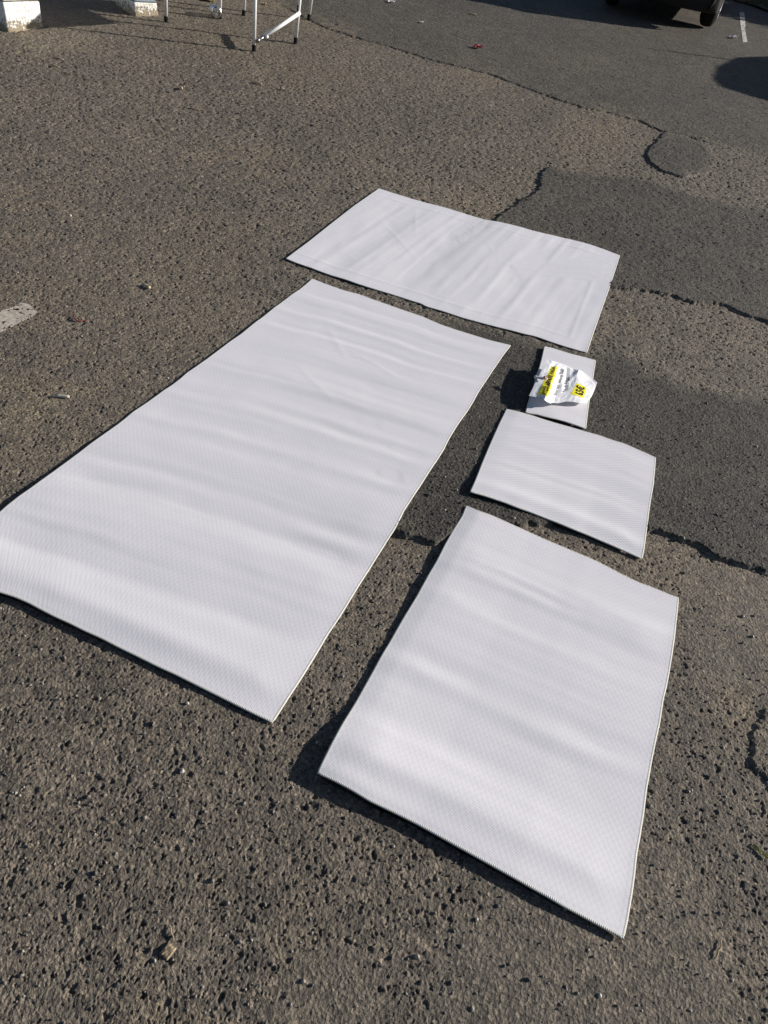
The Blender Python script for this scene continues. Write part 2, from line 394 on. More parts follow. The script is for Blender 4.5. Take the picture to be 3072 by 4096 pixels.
# ------------------------------------------------------------------ the tarmac: one displaced sheet
def build_ground():
    us = [np.arange(-.78, .64, .0011)]
    l = [-.78]; st = .0011
    while l[-1] > -12: st *= 1.06; l.append(l[-1]-st)
    r = [us[0][-1]]; st = .0011
    while r[-1] < 12: st *= 1.06; r.append(r[-1]+st)
    u = np.concatenate([np.array(l[1:])[::-1], us[0], np.array(r[1:])])
    ys = list(np.linspace(-12, -1, 10))+list(np.linspace(-.8, .0, 9))
    y = .02
    while y < 18:
        ys.append(y); y += .0022+.00075*max(y-.6, 0)+(.0004*max(y-8, 0)**1.5)
    st = ys[-1]-ys[-2]
    while ys[-1] < 90: st *= 1.12; ys.append(ys[-1]+st)
    ys = np.array(ys); ny, nx = len(ys), len(u)
    Y = np.repeat(ys[:, None], nx, 1).astype(np.float64)
    X = (np.clip(Y, -.4, None)+1.15)*u[None, :]
    sp = np.gradient(ys)[:, None]*np.ones((1, nx))
    spx = np.gradient(u)[None, :]*(np.clip(Y, -.4, None)+1.15)
    sp = np.maximum(sp, spx).astype(np.float32)
    Z = np.zeros(X.shape, np.float32); A = np.zeros(X.shape+(4,), np.float32); A[..., 3] = 1
    smooth_spots = [(1330, 2080, .24), (1240, 2150, .22), (1300, 2190, .26), (1180, 2050, .15), (1420, 1960, .14), (1150, 2190, .2), (1580, 1400, .14), (1630, 1290, .12), (1540, 1260, .10), (700, 2180, .10)]
    sand_spots = [(60, 80, .5), (110, 85, .4), (75, 70, .4), (160, 45, .3), (20, 470, .4), (1200, 540, .25), (330, 20, .35), (270, 35, .3), (1330, 680, .22), (1420, 1215, .14), (530, 345, .35), (60, 880, .4),
                  (880, 1160, .1), (1300, 260, .5), (640, 160, .5), (1000, 450, .25), (470, 2190, .2), (1640, 1500, .25), (700, 60, .4)]
    for j0 in range(0, ny, 200):
        sl = slice(j0, min(ny, j0+200)); x, y, spc = X[sl], Y[sl], sp[sl]
        PH, PM = patch_fields(x, y)
        smo = np.zeros(x.shape, np.float32); sand = np.zeros(x.shape, np.float32)
        for L, out in ((smooth_spots, smo), (sand_spots, sand)):
            for px, py, rr in L:
                g = gp((px*K, py*K)); t = np.exp(-((np.hypot(x-g[0], (y-g[1])))/rr)**4).astype(np.float32)
                np.maximum(out, t, out=out)
        rag = fbm(x*14, y*14, 71, 4); smo = np.clip(smo*1.9-(1-smo)*.3+(rag-.5)*.9, 0, 1)*np.clip(smo*4, 0, 1)
        sand = sand*np.clip((fbm(x*11, y*11, 75, 4)-.36)*3.2, 0, 1)
        sand = np.maximum(sand, .55*np.clip((fbm(x*.9, y*1.1, 78, 5)-.55)*5, 0, 1)*(1-PM))
        coarse = np.clip(1-.85*PM-.9*smo, .05, 1)*(0.55+.9*fbm(x*2.2, y*2.2, 80, 3))
        wx = x+.012*(fbm(x*60, y*60, 90, 3)-.5)+.007*(fbm(x*190, y*190, 92, 2)-.5); wy = y+.012*(fbm(x*60+7, y*60, 91, 3)-.5)+.007*(fbm(x*190+5, y*190, 93, 2)-.5)
        fade = lambda cell: np.clip(1.5-spc/(cell*.75), 0.0, 1)
        # worn lower lying areas are more open than others
        z = np.zeros(x.shape, np.float32)
        z -= .0054*spots(wx, wy, .034, 100, .24, .12, .32, .35)*coarse*fade(.034)
        z -= .0050*spots(wx+.2, wy, .019, 110, .36, .14, .36, .4)*np.clip(coarse+.08, 0, 1)*(1-.9*smo)*fade(.019)
        z -= .0034*spots(wx, wy+.3, .0115, 120, .36, .18, .40, .45)*np.clip(coarse+.4, 0, 1)*(1-.8*smo)*fade(.0115)
        z += .0034*(.2+.95*PM)*spots(wx+.1, wy+.1, .015, 130, .40, .2, .42, .8)*np.clip(1-.8*smo, 0, 1)*fade(.015)
        z += .0028*(.3+1.0*PM)*spots(wx+.5, wy+.2, .0088, 140, .5, .25, .5, .9)*np.clip(1-.55*smo, 0, 1)*fade(.009)
        z += .0016*(fbm(x*230, y*230, 150, 2)-.5)*(1-.3*smo)*fade(.006)
        z += .0030*(vn(x*400, y*400, 155)-.5)*fade(.0035)
        z += .006*(fbm(x*7, y*7, 160, 4)-.5)+.012*(fbm(x*1.6, y*1.6, 165, 3)-.5)*np.clip(y/3, 0, 1)
        far_ = np.clip(spc/.0052-.5, 0, 1)          # coarse aggregate further off, where the small grains are below the mesh size
        z += far_*(1-.35*np.clip((y-5)/4, 0, 1))*(1-.45*PM)*(.011*(fbm(x*40, y*40, 171, 2)-.5)-.0125*spots(wx, wy, .030, 175, .5, .18, .42, .4))
        zz = PH+z
        for Pm in MAT_POLYS:
            bb = (x > Pm[:, 0].min()) & (x < Pm[:, 0].max()) & (y > Pm[:, 1].min()) & (y < Pm[:, 1].max())
            if bb.any():
                xs, ys_ = x[bb], y[bb]; ins = inside(xs, ys_, Pm); d = np.zeros(xs.shape, np.float32)
                d[ins] = seg_dist(xs[ins], ys_[ins], np.vstack([Pm, Pm[:1]])[::2] if len(Pm) > 400 else np.vstack([Pm, Pm[:1]]))
                zz[bb] -= .020*np.clip((d+.002)/.016, 0, 1)*ins
        Z[sl] = zr(y)+zz
        A[sl][..., 0] = np.clip(PM*(1.0+.5*(rag-.5)), 0, 1.15); A[sl][..., 1] = np.clip(sand, 0, 1); A[sl][..., 2] = smo
    # mats lie on top: keep the grain under them low
    me = bpy.data.meshes.new('asphalt_ground')
    nv = nx*ny; me.vertices.add(nv)
    me.vertices.foreach_set('co', np.stack([X, Y, Z], -1).astype(np.float32).ravel())
    idx = np.arange(nv, dtype=np.int32).reshape(ny, nx)
    q = np.stack([idx[:-1, :-1], idx[:-1, 1:], idx[1:, 1:], idx[1:, :-1]], -1).reshape(-1, 4)
    nf = len(q); me.loops.add(nf*4); me.polygons.add(nf)
    me.loops.foreach_set('vertex_index', q.ravel())
    me.polygons.foreach_set('loop_start', np.arange(0, nf*4, 4, dtype=np.int32))
    me.polygons.foreach_set('loop_total', np.full(nf, 4, np.int32))
    me.polygons.foreach_set('use_smooth', np.ones(nf, bool))
    at = me.color_attributes.new('wear', 'FLOAT_COLOR', 'POINT'); at.data.foreach_set('color', A.ravel())
    me.update(calc_edges=True)
    o = link('asphalt_ground', me, MAT['asphalt']); tag(o, kind='structure')
    print('ground verts', nv, ny, nx)
# (the tarmac sheet is built after the mats, so that it can be pressed down where they lie)

# painted marks: thin worn skins that follow the tarmac
def paint_mark(name, poly_px, mt, cell, thr, seed, label):
    P = np.array([gp(q)[:2] for q in poly_px]); lo, hi = P.min(0), P.max(0)
    xs = np.arange(lo[0], hi[0], cell); ys = np.arange(lo[1], hi[1], cell)
    X, Y = np.meshgrid(xs, ys)
    XX = X+.007*(fbm(X*60, Y*60, seed, 3)-.5); YY = Y+.007*(fbm(X*30+3, Y*30, seed+1, 3)-.5)
    cx = XX+cell/2; cy = YY+cell/2
    keep = inside(cx, cy, P) & (fbm(cx*55, cy*55, seed+5, 3) > thr) & (spots(cx, cy, .022, seed+9, .5, .15, .32) < .4)
    H = patch_fields(X, Y)[0]
    Z = zr(Y)+np.maximum(H, 0)+.0035+.006*(fbm(X*7, Y*7, 160, 4)-.5)+.012*(fbm(X*1.6, Y*1.6, 165, 3)-.5)*np.clip(Y/3, 0, 1)+.0015*(fbm(X*120, Y*120, 150, 3)-.5)
    vid = {}; V = []; Fc = []
    def vi(j, i):
        if (j, i) not in vid: vid[(j, i)] = len(V); V.append((X[j, i], Y[j, i], Z[j, i]))
        return vid[(j, i)]
    ny, nx = X.shape
    for j in range(ny-1):
        for i in range(nx-1):
            if keep[j, i]: Fc.append((vi(j, i), vi(j, i+1), vi(j+1, i+1), vi(j+1, i)))
    o = from_py(name, V, Fc, mt, smooth=True); tag(o, label, kind='structure'); return o
paint_mark('road_marking', [(-260, 1345), (0, 1245), (55, 1229), (84, 1211), (112, 1216), (148, 1247), (140, 1264), (89, 1287), (51, 1308), (0, 1333), (-260, 1450)], MAT['line'], .005, .31, 300, 'end of a worn beige painted stripe at the left edge')
paint_mark('parking_line', [(2958, 50), (2976, 50), (2982, 105), (2978, 112), (2990, 168), (2972, 170), (2962, 105)], MAT['line_grey'], .008, .34, 320, 'short worn white bay line beside the car')

# ------------------------------------------------------------------ the five mats
def resample(pts3, n):
    pts3 = np.array(pts3); s = np.concatenate([[0], np.cumsum(np.linalg.norm(np.diff(pts3, axis=0), axis=1))])
    t = np.linspace(0, s[-1], n); out = np.stack([np.interp(t, s, pts3[:, k]) for k in range(3)], 1)
    for _ in range(max(1, n//60)):
        out[1:-1] = .25*out[:-2]+.5*out[1:-1]+.25*out[2:]
    return out, s[-1]
THK = .004
def edge3(px, lifts):
    """px: source pixels along the edge; lifts: list of (fraction, lift)"""
    fr = np.linspace(0, 1, len(px)); lf = np.interp(fr, [a for a, _ in lifts], [b for _, b in lifts])
    return [gpl(q, .0070+l) for q, l in zip(px, lf)]
def n1(t, s): return vn(t, np.zeros_like(t)+.5, s)-.5
def make_mat(top, right, bottom, left, lifts, undul, weave, label, cell=.009):
    T, lt = resample(edge3(top, lifts['t']), 2) if False else (None, 0)
    e = {k: edge3(p, lifts[k]) for k, p in (('t', top), ('r', right), ('b', bottom), ('l', left))}
    # share the corners exactly
    e['t'][0] = e['l'][0]; e['r'][0] = e['t'][-1]; e['b'][0] = e['l'][-1]; e['b'][-1] = e['r'][-1]
    length = lambda k: np.linalg.norm(np.diff(np.array(e[k]), axis=0), axis=1).sum()
    W = .5*(length('t')+length('b')); H = .5*(length('l')+length('r'))
    nu = int(W/cell)+1; nv = int(H/cell)+1
    t = resample(e['t'], nu)[0]; b = resample(e['b'], nu)[0]; l = resample(e['l'], nv)[0]; r = resample(e['r'], nv)[0]
    U, V = np.meshgrid(np.linspace(0, 1, nu), np.linspace(0, 1, nv)); U3, V3 = U[..., None], V[..., None]
    P = (1-V3)*t[None]+V3*b[None]+(1-U3)*l[:, None]+U3*r[:, None] \
        - ((1-U3)*(1-V3)*t[0]+U3*(1-V3)*t[-1]+(1-U3)*V3*b[0]+U3*V3*b[-1])
    ed = np.minimum(np.minimum(U, 1-U)*W, np.minimum(V, 1-V)*H)
    k = np.clip(ed/.12, 0, 1); k = k*k*(3-2*k)*.45+.55
    dz = undul(U*W, V*H, W, H)
    P[..., 2] += dz*k
    # never dip under the tarmac
    P[..., 2] = np.maximum(P[..., 2], gbase(P[..., 0], P[..., 1])+.0055)
    root_loc = P[nv//2, nu//2].copy(); root_loc[2] = gsm1(root_loc[0], root_loc[1])
    root = empty('floor_mat', tuple(root_loc)); tag(root, label, 'floor mat', 'white woven mats laid out on the tarmac')
    Q = P-root_loc
    # top sheet + underside
    Vt = Q.reshape(-1, 3); Vb = Vt-np.array([0, 0, THK]); n0 = nu*nv
    idx = np.arange(n0).reshape(nv, nu); f = []
    q = np.stack([idx[:-1, :-1], idx[1:, :-1], idx[1:, 1:], idx[:-1, 1:]], -1).reshape(-1, 4)
    f = q.tolist()+(q[:, ::-1]+n0).tolist()
    loop = list(idx[0, :])+list(idx[1:, -1])+list(idx[-1, -2::-1])+list(idx[-2:0:-1, 0])
    # (the edge between the two faces is closed by the binding)
    me = bpy.data.meshes.new('woven_panel'); me.from_pydata(np.vstack([Vt, Vb]).tolist(), [], f); me.update()
    uvl = me.uv_layers.new(name='UVMap')
    uvv = np.stack([U*W, V*H], -1).reshape(-1, 2); uvv = np.vstack([uvv, uvv])
    li = np.zeros(len(me.loops), np.int32); me.loops.foreach_get('vertex_index', li)
    uvl.data.foreach_set('uv', uvv[li].astype(np.float32).ravel())
    link('woven_panel', me, weave_material('woven_fabric', W, H, *weave), root, True)
    # overlocked binding round the edge
    lp = Q.reshape(-1, 3)[loop]; lp = lp-np.array([0, 0, THK*.55])
    cen = lp.mean(0)
    V_, F_, s_ = path_tube(lp, .0042, 10, True, .62)
    me = bpy.data.meshes.new('edge_binding'); me.from_pydata([tuple(v) for v in V_], [], F_); me.update()
    uvl = me.uv_layers.new(name='UVMap'); li = np.zeros(len(me.loops), np.int32); me.loops.foreach_get('vertex_index', li)
    sv = np.repeat(np.append(s_, s_[-1])[:len(lp)], 10); av = np.tile(np.arange(10)/10., len(lp))
    uvl.data.foreach_set('uv', np.stack([sv, av], -1)[li].astype(np.float32).ravel())
    link('edge_binding', me, MAT['binding'], root, True)
    print(label, 'W %.3f H %.3f' % (W, H))
    return root, P

zA = lambda L: [(1100+x*.9042, 700+y*.9042) for x, y in L]
zB = lambda L: [(1100+x*.633, 1900+y*.633) for x, y in L]
z0 = lambda L: [(x*.7836, 2200+y*.7836) for x, y in L]
zC = lambda L: [(2000+x*.6462, 2800+y*.6462) for x, y in L]
zC2 = lambda L: [(2400+x*.4051, 2000+y*.4051) for x, y in L]
zD = lambda L: [(1800+x*.5425, 1600+y*.5425) for x, y in L]
zE = lambda L: [(2040+x*.2532, 1350+y*.2532) for x, y in L]
F0 = [(0, 0), (1, 0)]

def bands(s, u, v, seed, a):
    """shallow irregular ripples that run across a mat and fade in and out along their length"""
    m1 = np.clip(fbm(u*2.3+1.7*v, v*3.1, seed, 3)-.28, 0, 1)*2.6; m2 = np.clip(fbm(u*3.1, v*4.3-u, seed+3, 3)-.26, 0, 1)*2.6; m3 = np.clip(fbm(u*4.5, v*5, seed+6, 3)-.3, 0, 1)*2.6
    return a*(.0078*n1(s*8.5, seed+10)*(.4+.6*m1)+.0046*n1(s*18, seed+11)*m1+.0015*n1(s*33, seed+12)*m2+.0005*n1(s*62, seed+13)*m3)
def crease(u, v, L):
    z = 0
    for (u0, v0, u1, v1, a, w_) in L:
        d = seg_dist(u, v, np.array([[u0, v0], [u1, v1]])); t = np.clip(((u-u0)*(u1-u0)+(v-v0)*(v1-v0))/((u1-u0)**2+(v1-v0)**2), 0, 1)
        z = z+a*np.exp(-d/w_)*np.sin(t*math.pi)
    return z
def und_far(u, v, W, H):           # ripples parallel to the short sides, fold lines pressed in by storage
    s = u+.10*v+.03*(fbm(u*2, v*2, 401, 3)-.5)
    z = bands(s, u, v, 405, 1.35)+.0055*(fbm(u*4.2, v*2.6, 404, 3)-.5)
    z += crease(u, v, [(.62, .0, .54, 1.39, .0011, .012), (.20, .02, .13, 1.3, .0008, .012), (1.05, .0, 1.0, 1.39, .0008, .014), (.30, .10, .47, .55, .0011, .010), (.16, .40, .62, .86, .0009, .010), (.2, .30, .70, .42, .0007, .010), (1.2, .1, 1.5, .16, -.0008, .008), (.7, .6, .66, 1.1, .0008, .01)])
    z += .0012*np.exp(-(np.minimum(np.minimum(v, H-v), W-u)-.10)**2/.00008)
    return z
def und_long(u, v, W, H):
    s = v+.10*u+.05*(fbm(u*1.7, v*1.7, 421, 3)-.5)
    z = bands(s, u, v, 425, 1.5)+.0016*(fbm(u*4, v*5, 429, 3)-.5)
    z += crease(u, v, [(.25, .35, .5, .62, .0010, .012), (.45, .52, .8, .60, .0012, .012), (.3, .75, .62, .95, .0010, .012), (.1, .2, .3, .1, .0008, .01)])
    return z+.0035*np.exp(-((H-v-.07)/.038)**2)
def und_front(u, v, W, H):
    s = v+.05*u+.05*(fbm(u*1.9, v*2, 431, 3)-.5)
    z = bands(s, u, v, 435, 1.45)
    z += .0135*np.exp(-((H-v-.105)/.06)**2)*(.45+.55*np.clip(1-1.1*u/W, 0, 1))
    return z+.003*np.exp(-((v-.16)/.07)**2)
def und_mid(u, v, W, H):
    s = v+.05*u+.03*(fbm(u*2.5, v*2.5, 441, 3)-.5)
    return bands(s, u, v, 445, 1.25)+.0065*np.exp(-((H-v-.055)/.035)**2)
def und_small(u, v, W, H):
    return .003*np.sin(v/H*math.pi)+.002*n1(v*9, 451)+bands(v, u, v, 455, .8)

zz = lambda x0, y0, k, L: [(x0+x*k, y0+y*k) for x, y in L]
matA, PA = make_mat(
    zz(1500, 720, 1.0714, [(15,33),(70,50),(130,68),(190,85),(250,100),(300,115),(360,133),(410,147),(470,158),(530,172),(600,192),(680,210),(740,224),(800,240),(860,260),(913,280)]),
    zz(1500, 720, 1.0714, [(913,280)])+zA([(1480,490),(1440,602),(1405,702)])+zz(1700, 1150, .7878, [(820,327)]),
    zz(1100, 900, .8403, [(55,160),(100,178),(160,198),(215,218),(270,238),(330,256),(400,280),(470,302),(560,328),(640,355),(700,373)])+zz(1700, 1150, .7878, [(0,92),(90,118),(180,148),(270,172),(350,193),(430,213),(500,232),(545,240),(580,250),(640,272),(720,298),(820,327)]),
    zz(1500, 720, 1.0714, [(15,33)])+zA([(350,138),(250,215),(150,295)])+zz(1100, 900, .8403, [(55,160)]),
    dict(t=F0, r=[(0, 0), (.35, .003), (.6, .003), (1, 0)], b=[(0, .002), (.5, .002), (1, .002)], l=[(0, 0), (1, .002)]), und_far, (.0046, (.021, .025, .4), 1),
    'wide white mat laid farthest from the camera, with pressed creases', .010)
matB, PB = make_mat(
    zz(1100, 900, .8403, [(185,255),(245,282),(330,312),(400,330),(460,352),(540,380),(620,408),(700,435)])+zz(1700, 1150, .7878, [(80,188),(160,215),(240,240),(330,268),(432,292)]),
    zz(1600, 1350, .5252, [(836,52),(790,120),(740,190),(690,265),(640,340),(590,415),(545,500),(490,580),(440,650),(400,715),(360,780),(330,845),(285,915),(245,975),(195,1050)])+zz(1100, 1900, .7874, [(760,10),(715,80),(650,180),(610,265),(560,340),(500,435),(440,530),(385,620),(330,710),(260,810),(200,915),(130,1030),(70,1120)])+D([(588,1557)]),
    D([(-157,1221.5)])+z0([(0,212),(80,237),(150,267),(220,305),(280,335),(360,370),(440,410),(520,445),(600,487),(700,535),(800,585),(900,630),(1000,680),(1100,730),(1200,780),(1300,830)])+D([(588,1557)]),
    zz(850, 1100, .5252, [(762,28),(720,65),(665,110),(600,155),(530,205),(465,255),(390,315),(310,375),(220,450),(130,510)])+zz(400, 1400, .5252, [(830,60),(745,120),(660,175),(625,210),(580,245),(480,315),(380,385),(270,460)])+zz(0, 1700, .5252, [(890,5),(800,70),(700,140),(630,190),(540,260),(440,330),(340,405),(250,475),(150,545),(70,605),(0,665)])+D([(-157,1221.5)]),
    dict(t=F0, r=[(0, 0), (1, .002)], b=[(0, .009), (.5, .007), (.9, .004), (1, .002)], l=[(0, 0), (.5, .001), (1, .009)]), und_long, (.0046, (.017, .021, .55), 2),
    'longest white mat, running off the left edge of the photo', .010)
matC, PC = make_mat(
    zB([(1212,197)])+zD([(210,820),(300,850),(400,895),(500,940),(600,985),(700,1030),(800,1072),(900,1115),(1000,1155),(1100,1200)])+zC2([(200,730),(300,780),(400,825),(500,860),(600,900),(680,935),(768,965)]),
    zC2([(768,965),(760,1080),(745,1200),(735,1290),(715,1420),(700,1530),(675,1700),(645,1850)])+zC([(1003,0),(985,130),(960,240),(935,370),(905,530),(885,700),(860,850),(840,950),(825,1080),(810,1180),(795,1270),(780,1370),(758,1465)]),
    zB([(277,1882),(380,1930),(480,1982),(600,2055),(700,2102),(800,2150),(900,2200)])+zC([(100,1103),(200,1160),(300,1215),(400,1275),(500,1328),(600,1382),(700,1436),(758,1465)]),
    zB([(1212,197),(1190,255),(1130,350),(1080,440),(1030,540),(980,622),(900,770),(820,900),(750,1022),(680,1140),(600,1285),(520,1430),(430,1580),(350,1730),(300,1830),(277,1882)]),
    dict(t=[(0, .006), (1, 0)], r=[(0, 0), (.9, 0), (1, .003)], b=[(0, .015), (.10, .017), (.3, .013), (.6, .008), (1, .002)], l=[(0, .002), (.2, .002), (.28, .008), (.42, .003), (.75, .005), (.88, .015), (.95, .019), (1, .015)]), und_front, (.0046, (.0165, .022, .0), 3),
    'white mat nearest the camera with its front left corner curled up', .008)
matD, PD = make_mat(
    zD([(420,70),(500,88),(600,115),(700,148),(800,178),(900,205),(1000,235),(1100,262),(1200,298),(1290,325),(1380,365),(1450,395),(1512,425)]),
    zD([(1512,425),(1505,510),(1495,620),(1480,700),(1462,820),(1445,950),(1430,1055),(1412,1165)]),
    zD([(155,675),(230,695),(300,717),(400,750),(500,790),(600,825),(700,865),(800,903),(900,945),(1000,985),(1100,1028),(1200,1070),(1300,1115),(1412,1165)]),
    zD([(420,70),(370,170),(330,260),(290,350),(240,470),(190,600),(155,675)]),
    dict(t=[(0, .004), (1, 0)], r=[(0, 0), (1, .002)], b=[(0, .012), (.3, .008), (1, .002)], l=[(0, .001), (.6, .003), (1, .012)]), und_mid, (.0046, (.020, .0115, .0), 4, 1.25),
    'squarish white mat with fine stripes, between the nearest mat and the little one', .008)
matE, PE = make_mat(
    zE([(550,145),(620,158),(720,183),(850,225),(980,265),(1100,292),(1220,325),(1345,360)]),
    zE([(1345,360),(1330,450),(1310,580),(1285,740),(1255,920),(1225,1120),(1205,1290),(1188,1430)]),
    zE([(255,1180),(330,1195),(420,1205),(540,1238),(640,1262),(750,1285),(850,1312),(970,1352),(1080,1390),(1188,1430)]),
    zE([(550,145),(510,330),(470,480),(420,620),(380,780),(330,930),(290,1060),(255,1180)]),
    dict(t=[(0, .005), (1, .003)], r=[(0, .003), (1, .003)], b=[(0, .005), (.5, .008), (1, .003)], l=[(0, .005), (.5, .010), (1, .005)]), und_small, (.0046, (.011, .011, .0), 5),
    'smallest white mat, a narrow strip lying under the paper price sign', .006)

MAT_POLYS = [np.vstack([P[0], P[1:, -1], P[-1, ::-1][1:], P[::-1, 0][1:-1]])[::3, :2] for P in (PA, PB, PC, PD, PE)]
build_ground()

# ------------------------------------------------------------------ the price sign: a crumpled sheet with print
def build_sign():
    zt = [(590,325,.05),(660,368,.05),(760,392,.042),(890,442,.034),(1000,492,.030),(1060,512,.034),(1085,500,.036),(1160,545,.030),(1260,620,.024),(1310,652,.022),(1378,710,.022)]
    zb = [(300,920,.034),(350,930,.036),(420,940,.038),(500,945,.044),(545,985,.048),(590,1022,.036),(640,1046,.030),(672,1030,.030),(760,1038,.026),(870,1012,.026),(1000,1015,.028),(1100,1035,.024),(1200,1042,.018),(1240,985,.012)]
    zl = [(590,325,.05),(480,560,.05),(390,740,.044),(300,920,.034)]
    zrr = [(1378,710,.022),(1340,820,.018),(1290,930,.014),(1240,985,.012)]
    base = lambda L: [gpl(zE([(x, y)])[0], .012+z) for x, y, z in L]
    T, Bt, Lf, Rt = (resample(base(L), n)[0] for L, n in ((zt, 150), (zb, 150), (zl, 108), (zrr, 108)))
    nu, nv = 150, 108
    U, V = np.meshgrid(np.linspace(0, 1, nu), np.linspace(0, 1, nv)); U3, V3 = U[..., None], V[..., None]
    P = (1-V3)*T[None]+V3*Bt[None]+(1-U3)*Lf[:, None]+U3*Rt[:, None]-((1-U3)*(1-V3)*T[0]+U3*(1-V3)*T[-1]+(1-U3)*V3*Bt[0]+U3*V3*Bt[-1])
    # crumples: sharp-sided folds (u runs down the page, v across it)
    dz = np.zeros(U.shape)
    for (a, b, c, d, h, wd) in ((.33, 1.0, .22, .62, .016, .035), (.38, .98, .36, .55, -.012, .03), (.40, .08, .47, .62, -.010, .025), (.47, .45, .60, .10, .008, .03), (.08, .55, .30, .40, .007, .03),
                                (.18, .0, .14, .32, -.007, .025), (.25, .45, .36, .2, .006, .025), (.62, .1, .66, .45, .006, .05), (.72, .6, .9, .2, .005, .05), (.1, .7, .22, .95, .006, .04), (.8, .75, .7, .5, -.004, .05), (.55, .8, .8, .92, .006, .05)):
        dd = seg_dist(U, V, np.array([[a, b], [c, d]])); dz += .38*h*np.clip(1-dd/(wd*2.2), 0, 1)
    dz += .0034*(np.abs(fbm(U*5, V*4, 501, 3)-.5)*2-.3)+.001*(fbm(U*14, V*12, 502, 2)-.5)
    k = np.clip(np.minimum(np.minimum(U, 1-U), np.minimum(V, 1-V))/.06, 0, 1)*.85+.15
    P[..., 2] += dz*k
    P[..., 2] = np.maximum(P[..., 2], gsm(P[..., 0], P[..., 1])+.016)
    loc = P[nv//2, nu//2].copy(); loc[2] = gsm1(loc[0], loc[1])+.012
    root = empty('price_sign', tuple(loc))
    tag(root, 'crumpled white paper price sign with yellow highlights pinned on the smallest mat', 'price sign')
    Q = P-loc
    idx = np.arange(nu*nv).reshape(nv, nu); q = np.stack([idx[:-1, :-1], idx[1:, :-1], idx[1:, 1:], idx[:-1, 1:]], -1).reshape(-1, 4)
    vb = Q.reshape(-1, 3)-np.array([0, 0, .0003])
    from_py('paper_sheet', np.vstack([Q.reshape(-1, 3), vb]), q.tolist()+(q[:, ::-1]+nu*nv).tolist(), MAT['paper'], root)
    gu = np.gradient(Q, axis=1); gv = np.gradient(Q, axis=0); Nn = np.cross(gv, gu); Nn /= np.linalg.norm(Nn, axis=2)[..., None]
    if Nn[..., 2].mean() < 0: Nn = -Nn
    def surf(u, v, off):
        fu = min(max(u, 0), 1)*(nu-1); fv = min(max(v, 0), 1)*(nv-1); i = min(int(fu), nu-2); j = min(int(fv), nv-2); a = fu-i; b = fv-j
        f = lambda G: (G[j, i]*(1-a)+G[j, i+1]*a)*(1-b)+(G[j+1, i]*(1-a)+G[j+1, i+1]*a)*b
        return f(Q)+f(Nn)*off
    def wrap(name, bm, mt, off, to_uv, step):
        for _ in range(6):
            es = [e for e in bm.edges if e.calc_length() > step]
            if not es: break
            bmesh.ops.subdivide_edges(bm, edges=es, cuts=1); bmesh.ops.triangulate(bm, faces=bm.faces)
        for v in bm.verts:
            u_, v_ = to_uv(v.co.x, v.co.y); v.co = Vector(surf(u_, v_, off))
        return from_bm(name, bm, mt, root)
    def band(name, quad, off=.0007):
        # quad of (u,v) corners, ragged like a highlighter stroke
        bm = bmesh.new(); n = 26; a, b, c, d = [np.array(p) for p in quad]; g = {}
        for j in range(9):
            for i in range(n):
                s, t = i/(n-1), j/8
                p = (1-t)*((1-s)*a+s*b)+t*((1-s)*d+s*c); g[i, j] = bm.verts.new((p[0], p[1], 0))
        for j in range(8):
            for i in range(n-1): bm.faces.new((g[i, j], g[i+1, j], g[i+1, j+1], g[i, j+1]))
        for v in bm.verts: v.co = Vector(surf(v.co.x, v.co.y, off))
        return from_bm(name, bm, MAT['yellow'], root)
    band('yellow_band', [(.09, .95), (.118, .15), (.240, .12), (.255, .92)])
    band('yellow_box', [(.60, .80), (.63, .44), (.80, .46), (.79, .82)])
    def text(body, u0, v0, u1, v1, hgt, bold=.0):
        # baseline from (u0,v0) to (u1,v1); letters rise towards smaller u
        cu = bpy.data.curves.new('lettering', 'FONT'); cu.body = body; cu.size = 1.0; cu.offset = bold; cu.resolution_u = 3
        ob = bpy.data.objects.new('lettering', cu); COL.objects.link(ob)
        dg = bpy.context.evaluated_depsgraph_get(); me = bpy.data.meshes.new_from_object(ob.evaluated_get(dg))
        bpy.data.objects.remove(ob); bpy.data.curves.remove(cu)
        co = np.array([v.co[:] for v in me.vertices]); x0, x1 = co[:, 0].min(), co[:, 0].max()
        bm = bmesh.new(); bm.from_mesh(me); bpy.data.meshes.remove(me)
        bmesh.ops.triangulate(bm, faces=bm.faces)
        wrap('lettering', bm, MAT['ink'], .0022, lambda x, y: (u0+(u1-u0)*(x-x0)/(x1-x0)-hgt*y/.72, v0+(v1-v0)*(x-x0)/(x1-x0)), .12)
    text('STOP AFFAIRE NADIA', .222, .92, .208, .14, .088, .018)
    text('Beau tapis camping 5m50', .375, .80, .365, .13, .058, .012)
    text('Lot de 5 tapis', .50, .70, .49, .30, .055, .012)
    text('65\u20ac', .765, .765, .765, .49, .115, .022)
    # the peg that pins it
    p = Vector(surf(.03, .60, .004)); t = empty('plastic_peg', tuple(Vector(loc)+p), 0)
    tag(t, 'small pale plastic peg with a pinkish red end holding the paper to the mat', 'peg')
    a = Vector(surf(.0, .60, 0)); b = Vector(surf(.2, .60, 0)); dx = (b-a); dx.normalize(); up = Vector((0, 0, 1)); sy = up.cross(dx).normalized(); up = dx.cross(sy)
    rot = Matrix((dx, sy, up)).transposed()
    bm = bmesh.new(); bm_box(bm, (.034, .017, .007), rot @ Vector((.0, 0, .005)), rot, .004)
    bm_tube(bm, rot @ Vector((-.017, 0, .0)), rot @ Vector((-.017, 0, .008)), .0087, .0082, 16)
    from_bm('peg_body', bm, MAT['peg'], t, True)
    bm = bmesh.new()
    bmesh.ops.create_uvsphere(bm, u_segments=14, v_segments=9, radius=.0075, matrix=Matrix.Translation(rot @ Vector((.020, .004, .010))) @ Matrix.Diagonal((1, 1.15, .9, 1)))
    from_bm('peg_end', bm, MAT['pegred'], t, True)
